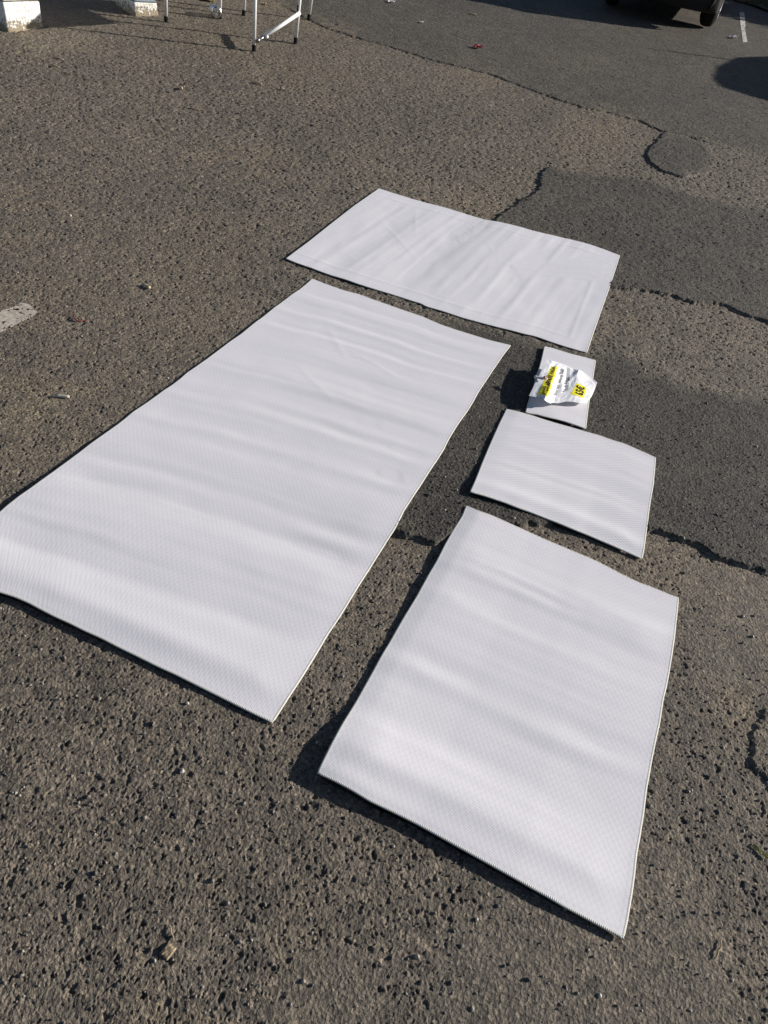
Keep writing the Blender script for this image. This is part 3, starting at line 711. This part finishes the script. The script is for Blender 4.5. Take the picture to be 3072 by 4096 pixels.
    ring = [rot @ Vector((.022+.009*math.cos(q), .002+.009*math.sin(q), .007)) for q in np.linspace(0, 2*math.pi, 18)[:-1]]
    V_, F_, _ = path_tube(ring, .0026, 7, True); from_py('peg_ring', V_, F_, MAT['peg'], t, True)
build_sign()

# ------------------------------------------------------------------ folding tables
z2 = lambda x, y: (600+x/2.37, y/2.37)
def proj(P):
    v = Vector(P)-Vector((0, 0, CAM_H)); return IW/2+FPX*(v @ _R)/(v @ _F), IH/2-FPX*(v @ _U)/(v @ _F)
def leg_line(foot_px, top_px):
    """foot on the ground and the sideways lean that carries the leg through a second pixel"""
    f = gp(foot_px); f[2] = gsm1(f[0], f[1]); d = ray(top_px)
    # plane through the camera and the leg's picture line, leg leans along x only
    best = None
    for zz in np.linspace(.05, .9, 400):
        t = (f[2]+zz-CAM_H)/d[2] if abs(d[2]) > 1e-6 else 0
        y = t*d[1]
        if best is None or abs(y-f[1]) < best[0]: best = (abs(y-f[1]), zz, (t*d[0]-f[0])/zz)
    return Vector(f), best[2]
def build_table(label, legs_px, top_h, extra_legs, stretcher):
    L = [leg_line(a, b) for a, b in legs_px]
    feet = [l[0] for l in L]+[Vector(e) for e in extra_legs]; lean = [max(-.12, min(.12, l[1])) for l in L]+[0]*len(extra_legs)
    ctr = sum(feet, Vector())/len(feet); root = empty('folding_table', tuple(ctr)); tag(root, label, 'table', 'folding tables')
    zt = min(f.z for f in feet)+top_h; tops = []
    for f, ln in zip(feet, lean):
        tp = Vector((f.x+ln*(zt-f.z), f.y, zt)); d = (tp-f).normalized(); tops.append(tp)
        bm = bmesh.new(); bm_tube(bm, f+d*.045-ctr, tp-ctr, .0165, seg=18)
        lg = from_bm('leg', bm, MAT['tube'], root, True)
        bm = bmesh.new(); bm_tube(bm, f+Vector((0, 0, .001))-ctr, f+d*.05-ctr, .0185, .0180, 18)
        from_bm('foot_cap', bm, MAT['rubber'], lg)
    # top: a rounded slab over the legs
    c = sum(tops, Vector())/len(tops); ux = (tops[1]-tops[0]); ux.z = 0; ux.normalize(); uy = Vector((-ux.y, ux.x, 0))
    ex = max(abs((t-c) @ ux) for t in tops)+.005; ey = max(abs((t-c) @ uy) for t in tops)+.10
    rot = Matrix((ux, uy, Vector((0, 0, 1)))).transposed()
    bm = bmesh.new(); bm_box(bm, (2*ex, 2*ey, .028), c-ctr+Vector((0, 0, .014)), rot, .008); from_bm('tabletop', bm, MAT['tabletop'], root, True)
    bm = bmesh.new()
    for sgn in (-1, 1):
        bm_box(bm, (2*ex-.06, .02, .03), c-ctr+uy*sgn*(ey-.07)-Vector((0, 0, .0155)), rot, .003)
        bm_box(bm, (.02, 2*ey-.18, .03), c-ctr+ux*sgn*(ex-.045)-Vector((0, 0, .0155)), rot, .003)
    from_bm('apron', bm, MAT['tube'], root)
    if stretcher:
        (h0, h1) = stretcher; f0, f1 = feet[0], feet[1]
        a = f0+Vector((lean[0]*h0, 0, h0)); b = f1+Vector((lean[1]*h1, 0, h1)); d = (b-a).normalized(); side = Vector((.02, -.006, 0))
        bm = bmesh.new(); bm_tube(bm, a+d*.11+side-ctr, b-d*.012+side-ctr, .0165, seg=16); br = from_bm('brace', bm, MAT['tube'], root, True)
        bm = bmesh.new(); bm_tube(bm, a+d*.025+side-ctr, a+d*.12+side-ctr, .0125, seg=12); bm_tube(bm, a+d*.02+side-Vector((.004, .012, .0))-ctr, a+d*.055+side-Vector((.004, .012, .0))-ctr, .0165, seg=12)
        from_bm('brace_socket', bm, MAT['steel'], br, True)
        bm = bmesh.new(); bm_tube(bm, a+d*.12+side+Vector((.012, -.02, -.01))-ctr, a+d*.145+side+Vector((.014, -.022, -.006))-ctr, .012, seg=10); from_bm('latch', bm, MAT['tube'], br, True)
        bm = bmesh.new(); bm_box(bm, (.012, .012, .05), b+Vector((-.006, -.012, .03))-ctr, None, .003); from_bm('hinge', bm, MAT['rubber'], br)
    return feet
T1 = build_table('white folding table whose slanted brace joins its two nearest legs', [(z2(985, 485), z2(997, 0)), (z2(1378, 412), z2(1420, 0)), (z2(663, 180), z2(665, 0)), (z2(152, 212), z2(150, 0))], .65, [], (.075, .25))
q3 = gp(z2(1503, 188)); q4 = gp(z2(887, 150)); dv = np.array([-(q3-q4)[1], (q3-q4)[0], 0]); dv = dv/np.linalg.norm(dv)*1.25
ex = []
for q in (q3, q4):
    e = q+dv; ex.append((e[0], e[1], gsm1(e[0], e[1])))
build_table('white folding table standing behind the braced one', [(z2(887, 150), z2(895, 0)), (z2(1503, 188), z2(1528, 0))], .70, ex, None)

# ------------------------------------------------------------------ whitewashed piers
def build_pier(label, bl, br, depth, height, groove, cap):
    a = gp(bl); b = gp(br); u = Vector((b[0]-a[0], b[1]-a[1], 0)); Lh = u.length; u.normalize(); n = Vector((-u.y, u.x, 0))    # n points away from the lit face
    z0_ = min(a[2], b[2])-.06
    root = empty('masonry_pier', (a[0], a[1], a[2])); tag(root, label, 'pier', 'whitewashed piers')
    # local axes: x along the lit face, y into the block
    rot = Matrix((u, n, Vector((0, 0, 1)))).transposed().to_4x4(); root.matrix_world = Matrix.Translation((a[0], a[1], a[2])) @ rot
    def blk(name, x0, x1, y0, y1, za, zb, mt, seed, rough=.006, parent=root):
        bm = bmesh.new(); bm_box(bm, (x1-x0, y1-y0, zb-za), ((x0+x1)/2, (y0+y1)/2, (za+zb)/2), None, .012)
        ln = max(x1-x0, y1-y0)
        for _ in range(4):
            es = [e for e in bm.edges if e.calc_length() > .035]
            if not es: break
            bmesh.ops.subdivide_edges(bm, edges=es, cuts=1, use_grid_fill=True)
        for v in bm.verts:
            p = v.co; q = np.array([p.x*9+seed, p.y*9, ]); zq = p.z*9
            d = fbm(np.array([p.x*13+p.z*7+seed]), np.array([p.y*13+p.z*11]), seed, 4)[0]-.5
            nrm = Vector((p.x-(x0+x1)/2, p.y-(y0+y1)/2, 0)); nrm.normalize() if nrm.length > 0 else None
            v.co += nrm*d*rough*2.2
            if name != 'cap': v.co += nrm*.02*math.exp(-max(p.z, 0)/.03)*(.6+d)        # mortar skirt at the foot
        return from_bm(name, bm, mt, parent, True)
    if cap:
        blk('footing', 0, Lh, 0, depth, -.06, cap[0], MAT['masonry'], 3)
        blk('cap', .004, Lh-.004, .004, depth-.004, cap[0]-.004, cap[1], MAT['cap'], 5, .001)  # shaded band under the shaft, its shade painted in as blue grey
        blk('shaft', .02, Lh-.02, .02, depth-.02, cap[1]-.003, height, MAT['masonry'], 9)
    else:
        blk('footing', 0, Lh, 0, depth, -.06, groove, MAT['masonry'], 3)
        blk('shaft', .003, Lh-.003, .003, depth-.003, groove+.004, height, MAT['masonry'], 7)
        blk('mortar_joint', .008, Lh-.008, .008, depth-.008, groove-.004, groove+.010, MAT['plastic'], 8, .001)
    return root
zp = lambda x, y: (x*280/1659, y*170/1007); zq = lambda x, y: (380+x*320/1659, y*130/674)
build_pier('thick whitewashed pier in the corner of the photo with flaking foot', zp(200, 770), zp(1025, 655), .45, 2.4, .205, None)
build_pier('low whitewashed pier with shaded blue grey band beside the table legs', zq(835, 335), zq(1302, 322), .40, 2.4, 0, (.108, .126))

# ------------------------------------------------------------------ clear plastic jar lying on its side
def build_jar():
    g = gpl((868, 78), 0); root = empty('plastic_jar', tuple(g)); tag(root, 'clear empty plastic jar lying on its side by a table leg', 'jar')
    ax = Vector((-.50, .86, 0)).normalized(); r0 = .052
    sd = Vector((ax.y, -ax.x, 0)); up = Vector((0, 0, 1)); c0 = Vector((0, 0, r0+.004))
    def lathe(name, prof, mt):
        V = []; F_ = []; seg = 40
        for l, r in prof:
            for k in range(seg):
                a = 2*math.pi*k/seg; rr = r*(1+.03*math.sin(3*a+l*60))
                V.append(c0+ax*l+sd*rr*math.cos(a)+up*rr*math.sin(a))
        for i in range(len(prof)-1):
            for k in range(seg): F_.append((i*seg+k, i*seg+(k+1) % seg, (i+1)*seg+(k+1) % seg, (i+1)*seg+k))
        return from_py(name, V, F_, mt, root, True)
    lathe('body', [(.0, .002), (.0, .02), (-.004, .036), (.002, .046), (.012, .051), (.03, .052), (.055, .050), (.075, .052), (.10, .051), (.118, .045), (.128, .037)], MAT['pet'])
    lathe('neck', [(.128, .037), (.134, .0365), (.136, .040), (.141, .040), (.143, .0365), (.158, .0365)], MAT['pet'])
build_jar()

# ------------------------------------------------------------------ cars
def build_car(label):
    root = empty('parked_car'); tag(root, label, 'car', 'parked cars')
    # x across, y forward; y=0 at the rear bumper
    LEN = 4.0; st = np.concatenate([np.linspace(0, .12, 6), np.arange(.15, LEN-.1, .035), np.linspace(LEN-.1, LEN, 5)])
    yw = (.72, 3.22); rw = .31; arch = .37
    belt = lambda y: np.interp(y, [0, .05, .4, 2.6, 3.0, 3.8, LEN], [.80, .90, .95, .93, .93, .78, .62])
    roof = lambda y: np.interp(y, [0, .04, .10, .30, .55, .9, 1.6, 2.3, 2.75, 3.0, LEN], [.80, .92, .98, 1.27, 1.41, 1.46, 1.47, 1.40, 1.14, .95, .64])
    hw = lambda y: .84*np.interp(y, [0, .05, .15, .35, .8, 3.2, 3.7, 3.9, LEN], [.86, .93, .97, .99, 1, 1, .95, .86, .72])
    gw = lambda y: np.interp(y, [0, .3, .9, 2.2, 3.0, LEN], [.78, .80, .84, .84, .90, .95])
    zbot = lambda y: np.interp(y, [0, .06, .5, 3.5, 3.94, LEN], [.27, .25, .21, .19, .22, .30])
    ring = []
    for y in st:
        w_ = float(hw(y)); zb = float(zbot(y)); zl = zb
        for c in yw:
            if abs(y-c) < arch: zl = max(zl, .30+math.sqrt(arch**2-(y-c)**2))
        be = float(belt(y)); ro = max(float(roof(y)), be+.012); g = float(gw(y)); wi = w_-.24; wr = w_*g
        zl = min(zl, be-.12); zm = max(.58, zl+.05)
        half = [(0, zb), (wi*.8, zb), (wi, zb+.005), (wi+.004, max(zb+.01, zl)), (w_*.95, max(zb+.02, zl)), (w_*.985, max(zb+.10, zl+.02)), (w_, zm), (w_*.995, (zm+be)/2), (w_*.975, be-.01), (w_*.955, be),
                (w_*.955+(wr-w_*.955)*.45, be+(ro-be)*.5), (wr, be+(ro-be)*.85), (wr*.9, be+(ro-be)*.96), (wr*.55, ro), (0, ro+.008)]
        ring.append([(x, z) for x, z in half]+[(-x, z) for x, z in half[-2:0:-1]])
    n = len(ring[0]); V = [(x, y, z) for y, rg in zip(st, ring) for x, z in rg]; F_ = []; gl = {'side_window': [], 'rear_window': [], 'windscreen': []}
    for i in range(len(st)-1):
        for k in range(n):
            f = (i*n+k, i*n+(k+1) % n, (i+1)*n+(k+1) % n, (i+1)*n+k); y = (st[i]+st[i+1])/2; F_.append(f)
            kk = k if k < 14 else n-1-k
            if kk in (9, 10) and .55 < y < 2.75 and not 1.55 < y < 1.65: gl['side_window'].append((f, k < 14))
            if kk in (11, 12, 13) and .11 < y < .5: gl['rear_window'].append((f, 1))
            if kk in (11, 12, 13) and 2.32 < y < 2.98: gl['windscreen'].append((f, 1))
    F_.append(tuple(range(n))); F_.append(tuple((len(st)-1)*n+k for k in range(n))[::-1])
    bd = from_py('body', V, F_, MAT['car'], root, True)
    def skin(name, fs, mt, off):
        bm = bmesh.new(); mp = {}
        c = Vector((0, 2.0, .7))
        for f in fs:
            vs = []
            for i in f:
                if i not in mp:
                    p = Vector(V[i]); d = (p-c); d.y *= .25; d.normalize(); mp[i] = bm.verts.new(p+d*off)
                vs.append(mp[i])
            bm.faces.new(vs)
        return from_bm(name, bm, mt, root, True)
    for s in (True, False):
        for a, b in ((.5, 1.6), (1.6, 2.8)):
            fs = [f for f, t in gl['side_window'] if t == s and a < V[f[0]][1] < b]
            if fs: skin('side_window', fs, MAT['glassd'], .006)
    skin('rear_window', [f for f, _ in gl['rear_window']], MAT['glassd'], .006); skin('windscreen', [f for f, _ in gl['windscreen']], MAT['glassd'], .006)
    # rear bumper wraps the tail; front bumper likewise
    for name, ys_, sg in (('rear_bumper', [(0, .30), (0, .62)], -1), ('front_bumper', [(LEN, .27), (LEN, .55)], 1)):
        bm = bmesh.new(); pts = []
        for x in np.linspace(-.81, .81, 25):
            t = abs(x)/.81; y = (.16*t**6 if sg < 0 else LEN-.30*t**5); pts.append((x, y))
        prof = [(-.05, .235), (.0, .24), (.045, .27), (.06, .42), (.05, .54), (.0, .58)] if sg < 0 else [(.0, .22), (.03, .26), (.05, .40), (.03, .52), (.0, .55)]
        g = [[bm.verts.new((x*(1+.0*d), y+sg*d, z)) for d, z in prof] for x, y in pts]
        for a, b in zip(g[:-1], g[1:]):
            for i in range(len(prof)-1): bm.faces.new((a[i], a[i+1], b[i+1], b[i]))
        bmesh.ops.solidify(bm, geom=bm.faces[:], thickness=.01)
        from_bm(name, bm, MAT['plastic'], root, True)
    for sx in (-1, 1):
        for yc in yw:
            x0, x1 = sx*.575, sx*.815
            bm = bmesh.new(); xs = np.linspace(x0, x1, 9); prof = [.205, .275, .298, .305, .307, .305, .298, .275, .205]; seg = 40
            g = [[bm.verts.new((x, yc+r*math.cos(2*math.pi*k/seg), rw+r*math.sin(2*math.pi*k/seg))) for k in range(seg)] for x, r in zip(xs, prof)]
            for a, b in zip(g[:-1], g[1:]):
                for k in range(seg): bm.faces.new((a[k], a[(k+1) % seg], b[(k+1) % seg], b[k]))
            bm.faces.new(g[0]); 
            wh = from_bm('wheel', bm, MAT['rubber'], root, True)
            bm = bmesh.new(); xo = x1-sx*.012
            for k in range(5):
                a = 2*math.pi*k/5; rt = Matrix.Rotation(a, 3, 'X')
                bm_box(bm, (.02, .05, .17), Vector((xo, yc, rw))+rt @ Vector((0, 0, .10)), rt, .006)
            bm_tube(bm, (xo-sx*.03, yc, rw), (xo+sx*.006, yc, rw), .055, seg=20)
            rg = [(xo, yc+.20*math.cos(t), rw+.20*math.sin(t)) for t in np.linspace(0, 2*math.pi, 40)[:-1]]
            seg2 = 8
            vv = [[bm.verts.new((p[0]+.012*math.cos(2*math.pi*q/seg2), yc+(.198+.012*math.sin(2*math.pi*q/seg2))*math.cos(t), rw+(.198+.012*math.sin(2*math.pi*q/seg2))*math.sin(t))) for q in range(seg2)] for p, t in zip(rg, np.linspace(0, 2*math.pi, 40)[:-1])]
            for a, b in zip(vv, vv[1:]+vv[:1]):
                for q in range(seg2): bm.faces.new((a[q], a[(q+1) % seg2], b[(q+1) % seg2], b[q]))
            from_bm('rim', bm, MAT['rim'], wh, True)
        bm = bmesh.new(); bm_box(bm, (.17, .06, .24), (sx*.66, .045, .80), None, .025); from_bm('tail_light', bm, MAT['redlens'], root, True)
        bm = bmesh.new(); bm_box(bm, (.26, .10, .13), (sx*.54, LEN-.06, .62), None, .03); from_bm('headlight', bm, MAT['clearlens'], root, True)
        bm = bmesh.new(); bm_box(bm, (.19, .10, .13), (sx*.92, 2.55, .98), None, .035); bm_box(bm, (.10, .04, .03), (sx*.82, 2.56, .95), None, .01); from_bm('wing_mirror', bm, MAT['car'], root, True)
    bm = bmesh.new(); bm_box(bm, (.52, .012, .11), (0, -.062, .47), None, .004); from_bm('number_plate', bm, MAT['plate'], root)
    bm = bmesh.new(); bm_tube(bm, (-.40, 2.27, 1.36), (-.38, 2.33, 1.92), .020, .014, 10); from_bm('aerial', bm, MAT['rubber'], root)
    return root
car = build_car('dark car parked tail first at the top of the photo')
def place_car(o, rear_center, heading):
    f = Vector((heading[0], heading[1], 0)).normalized(); p = Vector((rear_center[0], rear_center[1], 0))
    za = gsm1(p.x+f.x*.72, p.y+f.y*.72); zb = gsm1(p.x+f.x*3.22, p.y+f.y*3.22); sl = (zb-za)/2.5
    f3 = Vector((f.x, f.y, sl)).normalized(); x = f3.cross(Vector((0, 0, 1))).normalized(); z = x.cross(f3)
    o.matrix_world = Matrix.Translation((p.x, p.y, za-.72*sl+.002)) @ Matrix((x, f3, z)).transposed().to_4x4()
wl = (gp((2398, 22))+gp((2459, 28)))/2; wr = gp((2842, 132)); hd = np.array([.268, .963])
mid = (gp((2400, 22))[:2]+wr[:2])/2
place_car(car, mid-hd*.42, hd)
car2 = car.copy(); COL.objects.link(car2); car2['label'] = 'dark car outside the frame whose rounded shadow reaches in from the right'
for ch in list(car.children):
    c = ch.copy(); COL.objects.link(c); c.parent = car2
    for g in ch.children:
        d = g.copy(); COL.objects.link(d); d.parent = c
place_car(car2, (6.95, 9.75), (.295, .955))

# ------------------------------------------------------------------ verge with grass, hedge beyond
def leaf_cloud(n, fn, size, mt, name, parent=None):
    V = []; F_ = []
    for _ in range(n):
        p, s = fn(); a = Vector((random.gauss(0, 1), random.gauss(0, 1), random.gauss(0, 1))).normalized(); b = a.orthogonal().normalized()
        b.rotate(Matrix.Rotation(random.random()*6.3, 3, a)); c = a.cross(b); s *= size*random.uniform(.6, 1.4); i = len(V)
        V += [p-b*s, p+c*s*.45, p+b*s+a*s*.2, p-c*s*.45]; F_.append((i, i+1, i+2, i+3))
    return from_py(name, V, F_, mt, parent)
def verge_edge(x):          # y of the verge's near edge
    return 15.75-.62*(x-4.15)
V = []; F_ = []; xs = np.linspace(3.6, 16, 90)
for x in xs:
    for t in np.linspace(0, 1, 14):
        y = verge_edge(x)+.10*math.sin(x*5)+.06*math.sin(x*13)+t*9
        V.append((x, y, float(zr(y))+.012+min(t*9*.3, .10)+.02*random.random()))
for i in range(len(xs)-1):
    for j in range(13): F_.append((i*14+j, i*14+14+j, i*14+15+j, i*14+j+1))
tag(from_py('verge', V, F_, MAT['soil'], smooth=True), kind='structure')
V = []; F_ = []
for _ in range(26000):
    x = random.uniform(3.7, 9); y = verge_edge(x)+.02+random.random()**1.5*4.5; z = float(zr(y))+.01+min((y-verge_edge(x))*.3, .1)
    h = random.uniform(.03, .13); a = random.random()*6.3; lx, ly = random.gauss(0, .4)*h, random.gauss(0, .4)*h; ww = random.uniform(.002, .005); i = len(V)
    V += [(x-ww*math.cos(a), y-ww*math.sin(a), z), (x+ww*math.cos(a), y+ww*math.sin(a), z), (x+lx, y+ly, z+h)]; F_.append((i, i+1, i+2))
tag(from_py('grass', V, F_, MAT['grass']), 'dark green grass on the shaded verge beyond the car', 'grass', kind='stuff')
hroot = empty('hedge', (8.6, 14.6, float(zr(14.6)))); tag(hroot, 'dark leafy hedge on the verge outside the right edge', 'hedge')
def hp():
    while True:
        t = random.uniform(-2.6, 3.0); u = random.uniform(-.6, .6); h = random.random()**.7*1.45
        if abs(u) < .55-.2*max(0, h-1.0)/.45 and h < 1.32+.10*math.sin(t*3)+.06*math.sin(t*7.7): break
    return Vector((t*.85+u*.53, -t*.53+u*.85, h+float(zr(14.6-t*.53))-float(zr(14.6)))), 1.0
leaf_cloud(11000, hp, .085, MAT['hedge'], 'foliage', hroot)
bm = bmesh.new()
for k in range(12):
    t = -2.5+k*.47; bm_tube(bm, (t*.85, -t*.53, -.1), (t*.85+random.uniform(-.1, .1), -t*.53+random.uniform(-.1, .1), .95), .03, .012, 7)
from_bm('stems', bm, MAT['bark'], hroot)

# ------------------------------------------------------------------ litter, each piece on its own
def gtop(x, y): return gsm1(x, y)+.006*(float(fbm(np.array([x*7.]), np.array([y*7.]), 160, 4)[0])-.5)+.012*(float(fbm(np.array([x*1.6]), np.array([y*1.6]), 165, 3)[0])-.5)*min(max(y/3, 0), 1)
def at_px(q):
    g = gp(q); g[2] = gtop(g[0], g[1]); return Vector(g)
def butt(q, ang, ln, rad, label, tip):
    p = at_px(q); o = empty('cigarette_end', tuple(p)); tag(o, label, 'cigarette end', 'cigarette ends on the tarmac')
    d = Vector((math.cos(ang), math.sin(ang), .04)); k = [.0, .3, .6, .85, 1.0]; V_, Fc, _ = path_tube([d*(ln*t)+Vector((0, .0015*math.sin(t*5), rad+.001)) for t in k], [rad, rad*.95, rad*1.02, rad, rad*.9], 12)
    from_py('paper_roll', V_, Fc, MAT['butt'], o, True)
    if tip:
        V_, Fc, _ = path_tube([d*(ln*t)+Vector((0, 0, rad+.001)) for t in (.62, .8, 1.01)], [rad*1.07]*3, 12); from_py('filter', V_, Fc, MAT['tan'], o, True)
butt((220, 1592), .20, .052, .0055, 'flattened pale cigarette end left of the longest mat', False)
butt((575, 1142), -.5, .042, .006, 'short tan cigarette end above left corner of the longest mat', True)
def twig(name, q, ang, ln, rad, mt, label, cat, bend=.15, grp=None):
    p = at_px(q); pts = []
    for t in np.linspace(-.5, .5, 8):
        b = bend*.35*ln*(t*t*2)+.035*ln*math.sin(t*13+ln*300)
        pts.append((ln*t*math.cos(ang)-b*math.sin(ang), ln*t*math.sin(ang)+b*math.cos(ang), rad*.7+.003+.0015*math.cos(t*5)))
    rad *= .8; V_, Fc, _ = path_tube(pts, [rad*f for f in (.35, .8, 1.0, .9, 1.1, .8, .9, .3)], 7); o = from_py(name, V_, Fc, mt, None, True); o.location = p; tag(o, label, cat, grp); return o
twig('wood_chip', (727, 357), 2.0, .06, .011, MAT['wood'], 'stubby tan wood chip standing out below the jar', 'wood chip', 0, 'wood chips and twigs')
twig('twig', (1030, 335), -.25, .085, .008, MAT['wood'], 'pale twig below the foot of the braced table leg', 'twig', .05, 'wood chips and twigs')
twig('wood_chip', (1128, 358), .3, .035, .009, MAT['wood'], 'tiny wood chip right of the pale twig', 'wood chip', 0, 'wood chips and twigs')
twig('twig', (236, 238), -.2, .085, .007, MAT['wood'], 'brown twig in front of the corner pier', 'twig', .02, 'wood chips and twigs')
twig('twig', (218, 268), -.2, .085, .005, MAT['straw'], 'thin dry twig nearest below the corner pier twig', 'twig', .1, 'wood chips and twigs')
twig('twig', (268, 296), -.05, .08, .005, MAT['straw'], 'straight dry stalk lowest of those before the corner pier', 'twig', .04, 'wood chips and twigs')
twig('twig', (490, 230), -.3, .12, .004, MAT['straw'], 'long thin pale stalk between corner pier and braced table leg', 'twig', .1, 'wood chips and twigs')
twig('twig', (778, 436), .1, .07, .004, MAT['straw'], 'faint straw stalk alone on the bare tarmac above the far mat', 'twig', .1, 'wood chips and twigs')
twig('twig', (2810, 560), -.1, .07, .007, MAT['wood'], 'pale stick on the tarmac seam near the right edge', 'twig', .05, 'wood chips and twigs')
twig('twig', (2045, 614), -.1, .05, .004, MAT['straw'], 'pale stick at the broken edge above the far mat', 'twig', .05, 'wood chips and twigs')
twig('twig', (1890, 60), -.15, .10, .010, MAT['wood'], 'dark stick on the tarmac left of the car', 'twig', .02, 'wood chips and twigs')
# red string
p = at_px((300, 1268)); pts = []
for t in np.linspace(0, 1, 26): pts.append((-.045+.105*t, -.004+.014*math.sin(t*7)-.02*t, .004+.004*abs(math.sin(t*9))))
V_, Fc, _ = path_tube(pts, [.001+.0030*math.exp(-((i/25-.6)/.22)**2) for i in range(26)], 6); o = from_py('red_string', V_, Fc, MAT['string'], None, True); o.location = p
tag(o, 'frayed faded red string left of the longest mat', 'string')
# crumpled scraps
def scrap(name, q, size, mt, label, cat, seed, hh=.03, n=12, ang=0.0):
    p = at_px(q); V = []; F_ = []; ca, sa = math.cos(ang), math.sin(ang)
    for j in range(n):
        for i in range(n):
            u, v = i/(n-1)-.5, j/(n-1)-.5; rr = .75+.5*float(vn(np.array([math.atan2(v, u)*1.3+seed]), np.array([.5]), seed)[0])
            x, y = u*size[0]*rr, v*size[1]*rr
            z = hh*abs(float(fbm(np.array([u*4+seed]), np.array([v*4.]), seed, 3)[0])-.5)*2.4+.003+hh*.25*(u+.5)
            V.append((x*ca-y*sa, x*sa+y*ca, z))
    for j in range(n-1):
        for i in range(n-1): F_.append((j*n+i, j*n+i+1, j*n+n+i+1, j*n+n+i))
    o = from_py(name, V, F_, mt); o.location = p; md = o.modifiers.new('thickness', 'SOLIDIFY'); md.thickness = .0008; tag(o, label, cat); return o
scrap('foil_wrapper', (1910, 196), (.095, .07), MAT['red'], 'crumpled red wrapper on the dark tarmac left of the car', 'wrapper', 610, .045, 12, -.3)
scrap('paper_scrap', (2931, 153), (.10, .07), MAT['white'], 'small white scrap beside the worn bay line', 'scrap', 620, .04)
scrap('paper_scrap', (1565, 11), (.08, .06), MAT['white'], 'tiny white scrap at the top edge between tables and car', 'scrap', 622, .03)
scrap('paper_scrap', (1686, 92), (.05, .04), MAT['white'], 'tiny white scrap up and left of the red wrapper', 'scrap', 624, .02)
scrap('dry_leaf', (822, 2), (.16, .09), MAT['leaf'], 'bright yellow green leaf at the top edge above the jar', 'leaf', 630, .03)
scrap('dry_leaf', (3038, 3408), (.040, .008), MAT['leaf'], 'narrow yellowed leaf at the right edge beside the nearest mat', 'leaf', 633, .006, 12, -.75)
scrap('dry_leaf', (1060, 18), (.07, .04), MAT['straw'], 'dry brown leaf by the back table leg', 'leaf', 636, .02)
scrap('dry_leaf', (845, 8), (.07, .05), MAT['straw'], 'pale brown dry leaf beside the yellow green one', 'leaf', 637, .02)
# bark flake: a ribbed slab
p = at_px((672, 3806)); V = []; F_ = []; n, mm = 26, 14
for j in range(mm):
    for i in range(n):
        u, v = i/(n-1)-.5, j/(mm-1)-.5; e = max(0, 1-(2*abs(u))**6)*max(0, 1-(2*abs(v))**8)
        rag = .004*(float(vn(np.array([u*23.]), np.array([v*2.]), 9)[0])-.5)
        V.append((u*.021, v*.024*(1+.10*math.sin(u*21))+rag, .0005+e*(.005+.0010*math.sin(u*44+v*2)+.003*float(vn(np.array([u*30.]), np.array([v*6.]), 19)[0]))))
for j in range(mm-1):
    for i in range(n-1): F_.append((j*n+i, j*n+i+1, j*n+n+i+1, j*n+n+i))
o = from_py('bark_flake', V, F_, MAT['bark'], None, True); o.location = p; o.rotation_euler = (.1, .15, -.45)
md = o.modifiers.new('thickness', 'SOLIDIFY'); md.thickness = .0025; tag(o, 'ribbed flake of pale bark on the tarmac near the bottom edge', 'bark')
twig('twig', (686, 3732), -.95, .035, .0022, MAT['bark'], 'split brown twig touching the bark flake', 'twig', .1, 'wood chips and twigs')
twig('twig', (2872, 3805), 1.0, .05, .0022, MAT['straw'], 'bent straw low on the right beside the nearest mat', 'twig', .35, 'wood chips and twigs')

# loose grit lying in the pits
def grit():
    bm = bmesh.new(); bmesh.ops.create_icosphere(bm, subdivisions=1, radius=1); base = np.array([v.co[:] for v in bm.verts]); fc = np.array([[v.index for v in f.verts] for f in bm.faces]); bm.free()
    Vs = []; Fs = []; n = 0
    pts = []
    while len(pts) < 7000:
        y = .05+abs(random.gauss(0, 1.6)) if random.random() < .6 else random.uniform(.05, 9); x = (y+1.15)*random.uniform(-.75, .6); pts.append((x, y))
    A = np.array(pts); hz = gsm(A[:, 0], A[:, 1])+.006*(fbm(A[:, 0]*7, A[:, 1]*7, 160, 4)-.5)+.012*(fbm(A[:, 0]*1.6, A[:, 1]*1.6, 165, 3)-.5)*np.clip(A[:, 1]/3, 0, 1)
    polys = [np.vstack([P[0], P[1:, -1], P[-1, ::-1][1:], P[::-1, 0][1:-1]])[:, :2] for P in (PA, PB, PC, PD, PE)]
    ok = ~np.any([inside(A[:, 0], A[:, 1], P) for P in polys], axis=0)
    for (x, y), z, k in zip(pts, hz, ok):
        if not k: continue
        r = random.uniform(.0012, .003)*(1+1.2*random.random()**6)*(1+.12*y)
        sc = RNG.uniform(.6, 1.3, 3); v = base*sc*r*(1+RNG.uniform(-.2, .2, (len(base), 1)))
        a = random.random()*6.3; ca, sa = math.cos(a), math.sin(a); v = np.stack([v[:, 0]*ca-v[:, 1]*sa, v[:, 0]*sa+v[:, 1]*ca, v[:, 2]], 1)
        Vs.append(v+np.array([x, y, z+r*.2])); Fs.append(fc+n); n += len(base)
    me = bpy.data.meshes.new('loose_grit'); me.from_pydata(np.vstack(Vs).tolist(), [], np.vstack(Fs).tolist()); me.update()
    tag(link('loose_grit', me, MAT['grit']), 'small loose stones scattered over the worn tarmac', 'grit', kind='stuff')
grit()
